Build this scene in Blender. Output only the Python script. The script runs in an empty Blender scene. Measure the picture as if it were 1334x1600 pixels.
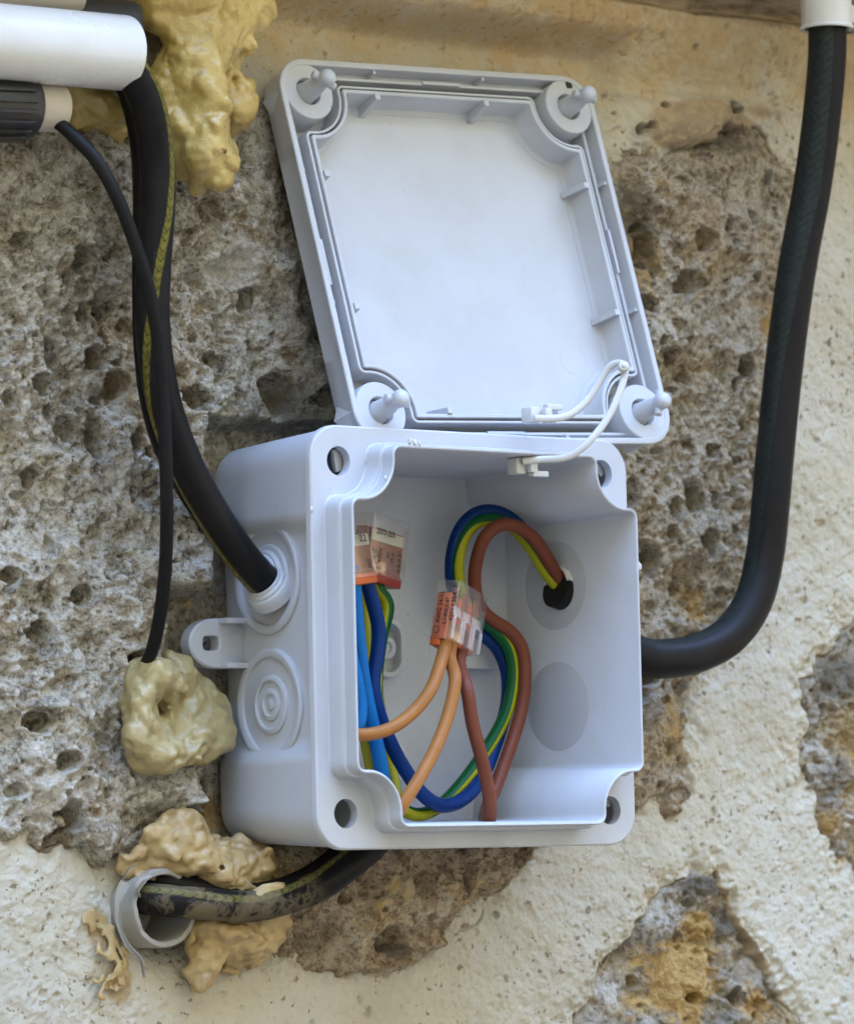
import bpy, bmesh, math, random
import numpy as np
from mathutils import Vector, Matrix, Euler, noise as mnoise

S = bpy.context.scene
COL = S.collection
random.seed(4)
RNG = np.random.default_rng(4)

# ------------------------------------------------------------------ camera
# photo solved from the square front flange of the junction box (110 mm)
F_PX, YAW, PITCH, ROLL = 7273.48, 0.693617759, 0.0768215987, -0.0225512896
CAM = np.array([-0.796172035, -0.980123665, -0.0606670678])
_f = np.array([math.sin(YAW)*math.cos(PITCH), math.cos(YAW)*math.cos(PITCH), math.sin(PITCH)])
_r = np.array([math.cos(YAW), -math.sin(YAW), 0.0]); _u = np.cross(_r, _f)
RGT = math.cos(ROLL)*_r + math.sin(ROLL)*_u
UPV = -math.sin(ROLL)*_r + math.cos(ROLL)*_u
FWD = _f
cam_d = bpy.data.cameras.new('camera'); cam = bpy.data.objects.new('camera', cam_d); COL.objects.link(cam)
m = Matrix.Identity(4)
for i in range(3):
    m[i][0] = RGT[i]; m[i][1] = UPV[i]; m[i][2] = -FWD[i]; m[i][3] = CAM[i]
cam.matrix_world = m
cam_d.sensor_fit = 'VERTICAL'; cam_d.sensor_height = 36.0; cam_d.sensor_width = 36.0
cam_d.lens = 36.0*F_PX/1600.0
cam_d.clip_start = 0.02; cam_d.clip_end = 500
cam_d.dof.use_dof = True; cam_d.dof.focus_distance = 1.225; cam_d.dof.aperture_fstop = 26
S.camera = cam

# ------------------------------------------------------------------ light
SUN_EL, SUN_AZ = math.radians(47), math.radians(20)       # high behind the wall: the scene lies in open shade, the ground beyond is sunlit
w = bpy.data.worlds.new('World'); S.world = w; w.use_nodes = True
nt = w.node_tree; nt.nodes.clear()
sky = nt.nodes.new('ShaderNodeTexSky'); sky.sky_type = 'NISHITA'; sky.sun_disc = False
sky.sun_elevation = SUN_EL; sky.sun_rotation = SUN_AZ
bg = nt.nodes.new('ShaderNodeBackground'); bg.inputs[1].default_value = 0.15
wo = nt.nodes.new('ShaderNodeOutputWorld')
nt.links.new(sky.outputs[0], bg.inputs[0]); nt.links.new(bg.outputs[0], wo.inputs[0])
sd_ = bpy.data.lights.new('sun', 'SUN'); sun = bpy.data.objects.new('sun', sd_); COL.objects.link(sun)
sd_.energy = 2.0; sd_.angle = math.radians(0.5); sd_.color = (1.0, 0.93, 0.82)
_sv = Vector((math.sin(SUN_AZ)*math.cos(SUN_EL), math.cos(SUN_AZ)*math.cos(SUN_EL), math.sin(SUN_EL)))
sun.rotation_euler = _sv.to_track_quat('Z', 'Y').to_euler()
S.view_settings.view_transform = 'Standard'; S.view_settings.look = 'None'
S.view_settings.exposure = 4.95; S.view_settings.gamma = 1.0
S.render.engine = 'CYCLES'
S.cycles.max_bounces = 7; S.cycles.diffuse_bounces = 4; S.cycles.transparent_max_bounces = 16
S.cycles.use_denoising = True

# ------------------------------------------------------------------ helpers
def at(px, py, y=0.0):
    """point (mm) seen at photo pixel (px,py) lying at depth y (mm, wall = 0, room side negative)"""
    d = FWD + (px-667)/F_PX*RGT - (py-800)/F_PX*UPV
    t = (y/1000-CAM[1])/d[1]
    return (CAM + d*t)*1000
def path(*pp):
    return np.array([p if isinstance(p, np.ndarray) else at(*p) for p in pp])

def thing(name, label, cat, loc=(0, 0, 0), group=None):
    o = bpy.data.objects.new(name, None); COL.objects.link(o)
    o.location = [c/1000 for c in loc]; o.empty_display_size = 0.01
    o['label'] = label; o['category'] = cat
    if group: o['group'] = group
    return o
def tag(o, label, cat, group=None):
    o['label'] = label; o['category'] = cat
    if group: o['group'] = group
    return o

def obj(name, V, F, mat, parent=None, smooth=40, vec=None, local=False):
    """V in mm (world unless local); F faces; one mesh object"""
    V = np.asarray(V, float)/1000
    root = parent
    if parent is not None and not local:
        off = Vector((0, 0, 0)); p = parent
        while p is not None:
            off += p.location; p = p.parent
        V = V - np.array(off)
    me = bpy.data.meshes.new(name)
    me.from_pydata(V.tolist(), [], [tuple(int(i) for i in f) for f in F])
    me.validate(); me.update()
    if smooth:
        me.polygons.foreach_set('use_smooth', np.ones(len(me.polygons), bool))
        me.set_sharp_from_angle(angle=math.radians(smooth))
    if vec is not None:
        a = me.attributes.new('tube', 'FLOAT_VECTOR', 'POINT')
        a.data.foreach_set('vector', np.asarray(vec, np.float32).ravel())
    o = bpy.data.objects.new(name, me); COL.objects.link(o)
    if mat is not None: me.materials.append(mat)
    if parent is not None: o.parent = parent
    return o

class MB:
    def __init__(s): s.V = []; s.F = []; s.n = 0
    def add(s, V, F):
        V = np.asarray(V, float)
        s.V.append(V); s.F += [tuple(i+s.n for i in f) for f in F]; s.n += len(V); return s
    def verts(s): return np.concatenate(s.V)
    def build(s, name, mat, parent=None, **k): return obj(name, s.verts(), s.F, mat, parent, **k)

def loops_mesh(loops, cap0=True, cap1=True, closed=False):
    n = len(loops[0]); V = np.concatenate(loops); F = []
    L = len(loops)
    for i in range(L if closed else L-1):
        a = i*n; b = ((i+1) % L)*n
        for j in range(n):
            k = (j+1) % n
            F.append((a+j, a+k, b+k, b+j))
    if not closed:
        if cap0: F.append(tuple(range(n))[::-1])
        if cap1: F.append(tuple((L-1)*n+j for j in range(n)))
    return V, F

def lathe(prof, org, axis, n=40, ref=(0, 0, 1), cap=True):
    """prof: list of (radius, height along axis)"""
    a = np.array(axis, float); a /= np.linalg.norm(a)
    r = np.array(ref, float); r -= a*(r@a)
    if np.linalg.norm(r) < 1e-6: r = np.array([1., 0, 0]); r -= a*(r@a)
    r /= np.linalg.norm(r); b = np.cross(a, r)
    t = np.linspace(0, 2*np.pi, n, endpoint=False)
    ring = np.cos(t)[:, None]*r + np.sin(t)[:, None]*b
    L = [np.array(org)+ring*max(q, 0.01)+a*h for q, h in prof]
    return loops_mesh(L, cap, cap)

def boxm(c, ex, ey, ez, hx, hy, hz, bev=0.0):
    """box from centre, unit axes and half sizes, optional chamfer"""
    c = np.array(c, float); A = np.array([ex, ey, ez], float); h = np.array([hx, hy, hz], float)
    bm = bmesh.new(); bmesh.ops.create_cube(bm, size=2.0)
    for v in bm.verts: v.co = Vector(v.co[i]*h[i] for i in range(3))
    if bev > 0:
        bmesh.ops.bevel(bm, geom=list(bm.edges), offset=bev, segments=2, profile=0.5, affect='EDGES')
    bm.verts.ensure_lookup_table()
    V = np.array([list(v.co) for v in bm.verts])@A + c
    F = [tuple(v.index for v in f.verts) for f in bm.faces]
    if np.linalg.det(A) < 0: F = [f[::-1] for f in F]
    bm.free(); return V, F
X3, Y3, Z3 = np.eye(3)

def catmull(P, step=0.7):
    P = np.asarray(P, float)
    Q = np.vstack([2*P[0]-P[1], P, 2*P[-1]-P[-2]])
    out = []
    prm = []
    for i in range(1, len(Q)-2):
        p0, p1, p2, p3 = Q[i-1:i+3]
        n = max(2, int(np.linalg.norm(p2-p1)/step))
        t = np.arange(n)/n
        t = t[:, None]
        out.append(0.5*((2*p1)+(-p0+p2)*t+(2*p0-5*p1+4*p2-p3)*t**2+(-p0+3*p1-3*p2+p3)*t**3))
        prm.append(i-1+t[:, 0])
    out.append(P[-1:]); prm.append([len(P)-1])
    return np.vstack(out), np.concatenate(prm)

REF = -FWD
def tube(pts, r, n=20, step=0.7, phi=None, caps=True, flat=None):
    """swept tube; r scalar or per control point; returns V,F,vec(cos,sin,along)"""
    C, prm = catmull(pts, step)
    # one smoothing pass keeps the bends round
    for _ in range(6):
        C[1:-1] = 0.25*C[:-2]+0.5*C[1:-1]+0.25*C[2:]
    rr = np.interp(prm, np.arange(len(pts)), r) if np.ndim(r) else np.full(len(C), float(r))
    ph = np.interp(prm, np.arange(len(pts)), phi) if phi is not None else np.zeros(len(C))
    T = np.gradient(C, axis=0); T /= np.linalg.norm(T, axis=1)[:, None]
    al = np.concatenate([[0], np.cumsum(np.linalg.norm(np.diff(C, axis=0), axis=1))])
    N = np.zeros_like(C); prev = None
    for i, t in enumerate(T):
        v = REF-t*(REF@t)
        if np.linalg.norm(v) < 0.35 and prev is not None: v = prev-t*(prev@t)
        v = v/np.linalg.norm(v)
        if prev is not None:
            v = 0.4*v+0.6*prev; v -= t*(v@t); v /= np.linalg.norm(v)
        N[i] = v; prev = v
    B = np.cross(N, T)
    th = np.linspace(0, 2*np.pi, n, endpoint=False)
    fa = 1.0 if flat is None else flat
    V = C[:, None]+rr[:, None, None]*(np.cos(th)[None, :, None]*N[:, None]*fa+np.sin(th)[None, :, None]*B[:, None])
    vec = np.stack([np.cos(th[None]-ph[:, None]), np.sin(th[None]-ph[:, None]), np.repeat(al[:, None], n, 1)], -1)
    L = len(C); F = []
    for i in range(L-1):
        for j in range(n):
            k = (j+1) % n
            F.append((i*n+j, (i+1)*n+j, (i+1)*n+k, i*n+k))
    if caps:
        F.append(tuple(range(n))); F.append(tuple((L-1)*n+j for j in range(n))[::-1])
    return V.reshape(-1, 3), F, vec.reshape(-1, 3)

def text_mesh(s, size, extrude=0.0):
    cu = bpy.data.curves.new('lettering', 'FONT'); cu.body = s; cu.size = size
    cu.extrude = extrude; cu.resolution_u = 3; cu.offset = size*.022
    o = bpy.data.objects.new('lettering', cu); COL.objects.link(o)
    dg = bpy.context.evaluated_depsgraph_get(); dg.update()
    me = bpy.data.meshes.new_from_object(o.evaluated_get(dg))
    V = np.array([list(v.co) for v in me.vertices]).reshape(-1, 3); F = [tuple(p.vertices) for p in me.polygons]
    bpy.data.objects.remove(o); bpy.data.curves.remove(cu); bpy.data.meshes.remove(me)
    return V, F

# ------------------------------------------------------------------ material helpers
class NT:
    def __init__(s, name):
        s.m = bpy.data.materials.new(name); s.m.use_nodes = True
        s.t = s.m.node_tree; s.t.nodes.clear()
        s.out = s.n('ShaderNodeOutputMaterial'); s.p = s.n('ShaderNodeBsdfPrincipled')
        s.l(s.p.outputs[0], s.out.inputs[0])
        s.tc = s.n('ShaderNodeTexCoord')
    def n(s, ty, **k):
        x = s.t.nodes.new(ty)
        for a, b in k.items(): setattr(x, a, b)
        return x
    def l(s, a, b): s.t.links.new(a, b)
    def noise(s, scale, detail=4, rough=0.55, dist=0.0, off=0.0):
        x = s.n('ShaderNodeTexNoise'); x.inputs['Scale'].default_value = scale
        x.inputs['Detail'].default_value = detail; x.inputs['Roughness'].default_value = rough
        x.inputs['Distortion'].default_value = dist
        mp = s.n('ShaderNodeMapping'); mp.inputs['Location'].default_value = (off, off*1.7, off*.6)
        s.l(s.tc.outputs['Object'], mp.inputs[0]); s.l(mp.outputs[0], x.inputs['Vector'])
        return x.outputs['Fac']
    def ramp(s, fac, *stops, interp='LINEAR'):
        x = s.n('ShaderNodeValToRGB'); x.color_ramp.interpolation = interp
        e = x.color_ramp.elements
        while len(e) < len(stops): e.new(0.5)
        for q, (p, c) in zip(e, stops):
            q.position = p; q.color = (*c, 1) if len(c) == 3 else c
        s.l(fac, x.inputs[0]); return x.outputs[0]
    def sm(s, fac, a, b):
        x = s.n('ShaderNodeMapRange', interpolation_type='SMOOTHSTEP')
        x.inputs['From Min'].default_value = a; x.inputs['From Max'].default_value = b
        s.l(fac, x.inputs['Value']); return x.outputs[0]
    def math(s, op, a, b=None, c=None):
        x = s.n('ShaderNodeMath', operation=op)
        for i, v in enumerate((a, b, c)):
            if v is None: continue
            if isinstance(v, (int, float)): x.inputs[i].default_value = v
            else: s.l(v, x.inputs[i])
        return x.outputs[0]
    def mix(s, fac, a, b):
        x = s.n('ShaderNodeMix', data_type='RGBA')
        for i, v in ((0, fac), (6, a), (7, b)):
            if isinstance(v, (int, float)): x.inputs[i].default_value = v
            elif isinstance(v, tuple): x.inputs[i].default_value = (*v, 1)
            else: s.l(v, x.inputs[i])
        return x.outputs[2]
    def bump(s, h, strength, dist):
        x = s.n('ShaderNodeBump'); x.inputs['Strength'].default_value = strength
        x.inputs['Distance'].default_value = dist; s.l(h, x.inputs['Height'])
        s.l(x.outputs[0], s.p.inputs['Normal']); return x
    def attr(s, name):
        x = s.n('ShaderNodeAttribute', attribute_name=name)
        sp = s.n('ShaderNodeSeparateXYZ'); s.l(x.outputs['Vector'], sp.inputs[0]); return sp.outputs
    def set(s, **k):
        for a, b in k.items():
            i = s.p.inputs[a.replace('_', ' ')]
            if isinstance(b, (int, float)): i.default_value = b
            elif isinstance(b, tuple): i.default_value = (*b, 1) if len(b) == 3 else b
            else: s.l(b, i)
        return s

def plastic(name, col, rough=0.38, dirt=0.35, spots=True):
    t = NT(name)
    n1 = t.noise(45, 5, .6); n2 = t.noise(260, 3, .6, off=.3)
    c = t.mix(t.sm(n1, .35, .75), col, tuple(x*y for x, y in zip(col, (.92, .905, .87))))
    if spots:
        c = t.mix(t.math('MULTIPLY', t.sm(n2, .70, .78), dirt), c, (.22, .17, .12))
        n3 = t.noise(900, 2, .5, off=.9)
        c = t.mix(t.math('MULTIPLY', t.sm(n3, .74, .80), dirt*1.2), c, (.12, .09, .07))
    t.set(Base_Color=c, Roughness=t.ramp(n1, (.3, (rough-.06,)*3), (.7, (rough+.10,)*3)))
    t.p.inputs['Specular IOR Level'].default_value = .45
    t.bump(t.noise(1400, 2, .5), .04, .0003)
    return t.m
def simple(name, col, rough=.5, metal=0.0, spec=.5):
    t = NT(name); n = t.noise(300, 4, .6)
    t.set(Base_Color=t.mix(t.sm(n, .3, .75), col, tuple(x*.82 for x in col)), Roughness=rough, Metallic=metal)
    t.p.inputs['Specular IOR Level'].default_value = spec
    return t.m

M = {}
M['grey'] = plastic('grey_box_plastic', (.465, .483, .53), .38, .5)
M['thin_grey'] = plastic('thin_membrane_plastic', (.425, .44, .478), .5)
M['rubber'] = plastic('pale_membrane_plastic', (.445, .468, .515), .42)
M['strap'] = plastic('strap_plastic', (.56, .565, .575), .3, .1)
M['whitepipe'] = plastic('white_conduit_plastic', (.66, .665, .665), .28, .6)
M['beigepipe'] = plastic('aged_conduit_plastic', (.50, .46, .40), .4, .6)
M['oldpipe'] = plastic('grey_stub_plastic', (.28, .265, .235), .4, .8)
M['blacknut'] = simple('black_nylon', (.018, .018, .02), .42)
M['blackrubber'] = plastic('dusty_black_rubber', (.030, .028, .026), .55, .5)
M['steel'] = simple('screw_metal', (.5, .47, .42), .35, 1.0)
M['copper'] = simple('connector_metal', (.27, .085, .026), .3, .3, .4)
M['ink'] = simple('black_print', (.02, .02, .025), .5)
M['orange'] = simple('orange_insert', (.50, .10, .018), .35)
M['red'] = simple('red_insert', (.27, .03, .018), .35)
M['dark'] = simple('painted_hole_shade', (.02, .02, .02), .8)  # near-black colour standing in for the shade inside a hole
M['paper'] = simple('pale_label', (.46, .44, .37), .5)

def sheath(name, stripe=True, scol=(.17, .145, .025), width=.95, dust=.5, foam=False, glossy=.33):
    t = NT(name); a = t.attr('tube')
    n1 = t.noise(60, 5, .65); n2 = t.noise(900, 3, .6, off=.4)
    base = t.mix(t.sm(n1, .3, .8), (.0055, .0055, .007), (.013, .011, .010))
    base = t.mix(t.math('MULTIPLY', t.sm(n2, .62, .8), .35*dust), base, (.25, .20, .15))
    if stripe:
        mask = t.sm(a[0], width, width+.03)
        # printed chevrons run along the stripe
        v = t.math('ABSOLUTE', a[1])
        u = t.math('FRACT', t.math('ADD', t.math('MULTIPLY', a[2], .38), t.math('MULTIPLY', v, 2.2)))
        ch = t.math('SUBTRACT', 1.0, t.math('MULTIPLY', t.sm(u, .80, .86), .75))
        wear = t.math('ADD', .35, t.math('MULTIPLY', t.sm(t.noise(500, 4, .7, off=.2), .30, .62), .6))
        base = t.mix(t.math('MULTIPLY', t.math('MULTIPLY', mask, ch), wear), base, scol)
    rough = t.ramp(n1, (.3, (glossy,)*3), (.8, (glossy+.22,)*3))
    if foam:
        f1 = t.noise(110, 5, .6, .6, off=.15)
        vo = t.n('ShaderNodeTexVoronoi', feature='DISTANCE_TO_EDGE'); vo.inputs['Scale'].default_value = 420
        wv = t.n('ShaderNodeTexNoise'); wv.inputs['Scale'].default_value = 160; t.l(t.tc.outputs['Object'], wv.inputs['Vector'])
        wm = t.n('ShaderNodeVectorMath', operation='MULTIPLY_ADD'); wm.inputs[1].default_value = (.006, .006, .006)
        t.l(wv.outputs['Color'], wm.inputs[0]); t.l(t.tc.outputs['Object'], wm.inputs[2]); t.l(wm.outputs[0], vo.inputs['Vector'])
        web = t.math('SUBTRACT', 1.0, t.sm(vo.outputs['Distance'], .06, .26))
        zone = t.math('MULTIPLY', t.sm(a[2], 26, 34), t.math('SUBTRACT', 1.0, t.sm(a[2], 70, 80)))
        film = t.sm(f1, .47, .56)
        k = t.math('MULTIPLY', zone, t.math('MAXIMUM', film, t.math('MULTIPLY', t.math('MULTIPLY', web, .75), t.sm(f1, .40, .47))))
        base = t.mix(t.math('MULTIPLY', k, .45), base, t.mix(t.noise(300, 4, .6, off=.7), (.16, .13, .09), (.34, .26, .14)))
        rough = t.mix(k, rough, (.7, .7, .7))
        t.bump(k, .5, .0006)
    else:
        t.bump(n2, .05, .0003)
    t.set(Base_Color=base, Roughness=rough)
    t.p.inputs['Specular IOR Level'].default_value = .15
    return t.m
M['cable_a'] = sheath('black_sheath_yellow_marks')
M['cable_foam'] = sheath('black_sheath_foam_stained', foam=True, scol=(.14, .125, .035))
M['cable_right'] = sheath('black_sheath_faded_marks', scol=(.020, .026, .024), width=.72, dust=.3, glossy=.36)
M['cable_thin'] = sheath('thin_black_sheath', stripe=False, dust=.4, glossy=.38)
def wire_mat(name, c1, c2=None):
    t = NT(name); a = t.attr('tube'); n = t.noise(120, 4, .6); n2 = t.noise(700, 4, .7, off=.6)
    if c2: c = t.mix(t.sm(a[0], .46, .58), c1, c2)
    else: c = t.mix(t.sm(n, .3, .8), c1, tuple(x*.8 for x in c1))
    c = t.mix(t.math('MULTIPLY', t.sm(n2, .66, .76), .25), c, (.6, .55, .5))
    t.set(Base_Color=c, Roughness=t.ramp(n, (.3, (.30,)*3), (.8, (.42,)*3)))
    t.p.inputs['Specular IOR Level'].default_value = .13
    return t.m
M['w_brown'] = wire_mat('brown_wire', (.20, .055, .028))
M['w_pink'] = wire_mat('red_brown_wire', (.155, .046, .026))
M['w_tan'] = wire_mat('tan_wire', (.33, .135, .038))
M['w_blue'] = wire_mat('dark_blue_wire', (.002, .026, .13))
M['w_lblue'] = wire_mat('light_blue_wire', (.004, .12, .36))
M['w_gy'] = wire_mat('green_yellow_wire', (.004, .072, .02), (.28, .28, .01))
M['w_gy2'] = wire_mat('green_yellow_wire_bright', (.02, .15, .035), (.33, .30, .025))

def clear_mat():
    t = NT('clear_polycarbonate')
    tr = t.n('ShaderNodeBsdfTransparent'); tr.inputs[0].default_value = (.965, .955, .95, 1)
    gl = t.n('ShaderNodeBsdfGlossy'); gl.inputs['Roughness'].default_value = .10
    df = t.n('ShaderNodeBsdfDiffuse'); df.inputs[0].default_value = (.75, .72, .70, 1)
    fr = t.n('ShaderNodeFresnel'); fr.inputs[0].default_value = 1.5
    m0 = t.n('ShaderNodeMixShader'); m0.inputs[0].default_value = .06
    t.l(tr.outputs[0], m0.inputs[1]); t.l(df.outputs[0], m0.inputs[2])
    m1 = t.n('ShaderNodeMixShader'); ge = t.n('ShaderNodeNewGeometry'); t.l(t.math('MULTIPLY', t.math('MULTIPLY_ADD', fr.outputs[0], 1.2, .05), t.math('SUBTRACT', 1.0, ge.outputs['Backfacing'])), m1.inputs[0])
    t.l(m0.outputs[0], m1.inputs[1]); t.l(gl.outputs[0], m1.inputs[2]); t.l(m1.outputs[0], t.out.inputs[0])
    return t.m
M['clear'] = clear_mat()
def milky_mat():
    m_ = M['clear'].copy(); m_.name = 'milky_polycarbonate'
    for n_ in m_.node_tree.nodes:
        if n_.type == 'MIX_SHADER' and not n_.inputs[0].is_linked: n_.inputs[0].default_value = .30
    return m_
M['milky'] = milky_mat()

def foam_mat(name, c1, c2, rough=.38):
    t = NT(name); n = t.noise(70, 5, .6); n2 = t.noise(420, 4, .65, .4, off=.4)
    c = t.mix(t.sm(n, .35, .68), c1, c2)
    c = t.mix(t.math('MULTIPLY', t.sm(n2, .58, .75), .4), c, tuple(min(1, x*1.25+.05) for x in c2))
    c = t.mix(t.math('MULTIPLY', t.sm(t.noise(150, 5, .7, .5, off=2.2), .56, .68), .45), c, tuple(x*.38 for x in c1))
    t.set(Base_Color=c, Roughness=t.ramp(n2, (.3, (rough,)*3), (.75, (rough+.3,)*3)))
    t.p.inputs['Subsurface Weight'].default_value = .25
    t.p.inputs['Subsurface Radius'].default_value = (1.0, .7, .25)
    t.p.inputs['Subsurface Scale'].default_value = .003
    t.p.inputs['Coat Weight'].default_value = .35; t.p.inputs['Coat Roughness'].default_value = .18
    t.p.inputs['Specular IOR Level'].default_value = .6
    t.bump(t.math('ADD', n2, t.math('MULTIPLY', t.noise(1200, 3, .6), .5)), .30, .0009)
    return t.m
M['foam'] = foam_mat('cured_yellow_foam', (.42, .30, .085), (.55, .42, .15), .2)
M['foam_pale'] = foam_mat('pale_olive_foam', (.32, .25, .11), (.43, .36, .185), .36)
M['foam_tan'] = foam_mat('tan_foam', (.33, .22, .085), (.47, .35, .165), .5)

def stone_mat(name, dark, mid, light, ochre, crust=(.62, .59, .54), seed=0.0):
    t = NT(name); a = t.attr('tint')
    n1 = t.noise(38, 6, .62, .3, off=seed); n2 = t.noise(230, 7, .7, .6, off=seed+.4); n3 = t.noise(620, 5, .7, .3, off=seed+.8)
    c = t.ramp(n2, (.33, dark), (.45, mid), (.58, light))
    c = t.mix(t.math('MULTIPLY', t.sm(n1, .50, .66), .55), c, ochre)
    c = t.mix(t.math('MULTIPLY', t.sm(t.noise(95, 6, .7, .6, off=seed+1.3), .54, .66), .75), c, crust)
    c = t.mix(t.math('MULTIPLY', t.sm(n3, .54, .63), .72), c, tuple(x*.26 for x in mid))
    c = t.mix(t.math('MULTIPLY', t.sm(n3, .48, .36), .5), c, tuple(min(1, x*1.25) for x in light))
    # masks with their own shape: x orange bloom, y limewash remains, z darker patches by the lid and over hollows
    br = t.math('ADD', t.math('MULTIPLY', n2, .9), t.math('MULTIPLY', n1, .5))
    def stain(m, lo=.55): return t.sm(t.math('ADD', m, t.math('MULTIPLY', t.math('SUBTRACT', br, .70), 1.6)), lo-.16, lo+.16)
    c = t.mix(t.math('MULTIPLY', stain(a[0]), .85), c, t.mix(t.sm(n2, .35, .65), (.42, .22, .055), (.60, .40, .13)))
    c = t.mix(t.math('MULTIPLY', stain(a[1]), .85), c, t.mix(t.sm(n3, .35, .65), (.70, .67, .61), (.56, .52, .46)))
    c = t.mix(t.math('MULTIPLY', stain(a[2]), .80), c, t.mix(t.sm(n2, .35, .65), (.085, .075, .06), (.17, .145, .11)))
    t.set(Base_Color=c, Roughness=.88)
    t.p.inputs['Specular IOR Level'].default_value = .25
    t.bump(t.math('ADD', n3, t.math('MULTIPLY', t.noise(1700, 3, .7), .4)), 1.0, .0019)
    return t.m
M['stone_l'] = stone_mat('pumice_grey', (.15, .11, .075), (.385, .34, .265), (.62, .58, .50), (.40, .28, .15), crust=(.76, .735, .68), seed=.1)
M['stone_r'] = stone_mat('tuff_tan', (.14, .10, .06), (.375, .31, .22), (.58, .51, .41), (.42, .28, .13), crust=(.60, .57, .51), seed=2.1)
M['stone_b'] = stone_mat('tuff_brown', (.17, .11, .065), (.40, .30, .195), (.58, .48, .35), (.44, .28, .12), crust=(.60, .54, .45), seed=4.4)
M['stone_o'] = stone_mat('tuff_ochre', (.17, .14, .11), (.34, .29, .22), (.46, .41, .34), (.50, .32, .09), seed=6.2)

def plaster_mat():
    t = NT('lime_plaster'); a = t.attr('tint')
    n1 = t.noise(22, 6, .6, .2); n2 = t.noise(150, 6, .65, .3, off=.5); n3 = t.noise(800, 4, .7, off=.2)
    c = t.mix(t.sm(n1, .30, .70), (.47, .43, .335), (.515, .49, .425))
    c = t.mix(t.math('MULTIPLY', t.sm(n2, .50, .72), .45), c, (.55, .45, .31))
    c = t.mix(t.math('MULTIPLY', t.sm(t.noise(9, 7, .65, .5, off=3.1), .45, .66), .55), c, (.40, .365, .30))
    c = t.mix(t.math('MULTIPLY', t.sm(n3, .56, .72), .4), c, (.33, .28, .21))
    sp = t.math('ADD', t.noise(420, 3, .5, .2, off=1.5), t.math('MULTIPLY', t.math('SUBTRACT', t.noise(30, 4, .6, off=5.2), .5), .35))
    c = t.mix(t.math('MULTIPLY', t.sm(sp, .64, .70), .8), c, (.17, .12, .075))
    # x: yellow wash of the upper band, y: brown smear, z: weathered boards/dark strip
    br = t.math('ADD', t.math('MULTIPLY', n2, .6), t.math('MULTIPLY', n1, .6))
    ysh = t.math('MULTIPLY', a[0], t.math('ADD', .55, t.math('MULTIPLY', t.sm(n2, .3, .6), .45)))
    c = t.mix(ysh, c, t.mix(t.sm(n1, .35, .65), (.43, .30, .15), (.47, .37, .22)))
    c = t.mix(t.math('MULTIPLY', t.math('MULTIPLY', t.sm(sp, .60, .70), a[0]), .5), c, (.30, .20, .10))
    sm = t.sm(t.math('ADD', a[1], t.math('SUBTRACT', br, .6)), .40, .62)
    c = t.mix(t.math('MULTIPLY', sm, .85), c, t.mix(t.sm(n2, .4, .6), (.29, .21, .13), (.40, .30, .18)))
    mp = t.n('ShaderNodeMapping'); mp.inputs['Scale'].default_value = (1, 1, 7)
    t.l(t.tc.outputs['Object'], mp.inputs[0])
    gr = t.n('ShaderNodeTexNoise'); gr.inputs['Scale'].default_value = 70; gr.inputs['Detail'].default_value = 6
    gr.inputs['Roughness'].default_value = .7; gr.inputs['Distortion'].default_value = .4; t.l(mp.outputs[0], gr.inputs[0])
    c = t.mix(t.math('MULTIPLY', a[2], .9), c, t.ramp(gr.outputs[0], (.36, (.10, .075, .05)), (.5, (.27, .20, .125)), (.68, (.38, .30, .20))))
    t.set(Base_Color=c, Roughness=.9)
    t.p.inputs['Specular IOR Level'].default_value = .2
    t.bump(t.math('ADD', n3, t.math('MULTIPLY', t.noise(330, 4, .6), .8)), .55, .0010)
    return t.m
M['plaster'] = plaster_mat()

# ------------------------------------------------------------------ setting: ground
def ground():
    t = NT('sunlit_sandy_paving'); n = t.noise(2.0, 6, .6); n2 = t.noise(40, 5, .6)
    c = t.mix(n, (.14, .10, .062), (.18, .13, .082)); c = t.mix(t.math('MULTIPLY', n2, .3), c, (.26, .2, .14))
    sx = t.n('ShaderNodeSeparateXYZ'); t.l(t.tc.outputs['Object'], sx.inputs[0])
    c = t.mix(t.sm(t.math('ADD', sx.outputs[2], t.math('MULTIPLY', n2, .3)), .15, .5), c, t.mix(n2, (.032, .032, .02), (.05, .048, .03)))  # dark colour of the added bank, keeps its bounce light low
    t.set(Base_Color=c, Roughness=.9); t.bump(n2, .3, .01)
    bm = bmesh.new()
    bmesh.ops.create_grid(bm, x_segments=120, y_segments=120, size=60)
    for v in bm.verts:      # unseen bank added round the yard to block the low sky light
        k = min(1, max(0, max(-v.co.y-4, abs(v.co.x)-5.5)/6)) if v.co.y < 1 else 0; v.co.z += 12.5*k*k*(3-2*k)+k*.6*mnoise.noise(v.co*.35)
    me = bpy.data.meshes.new('ground'); bm.to_mesh(me); bm.free(); me.materials.append(t.m)
    o = bpy.data.objects.new('ground', me); COL.objects.link(o); o.location = (0, 0, -1.15)
    o['kind'] = 'structure'
ground()

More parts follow.
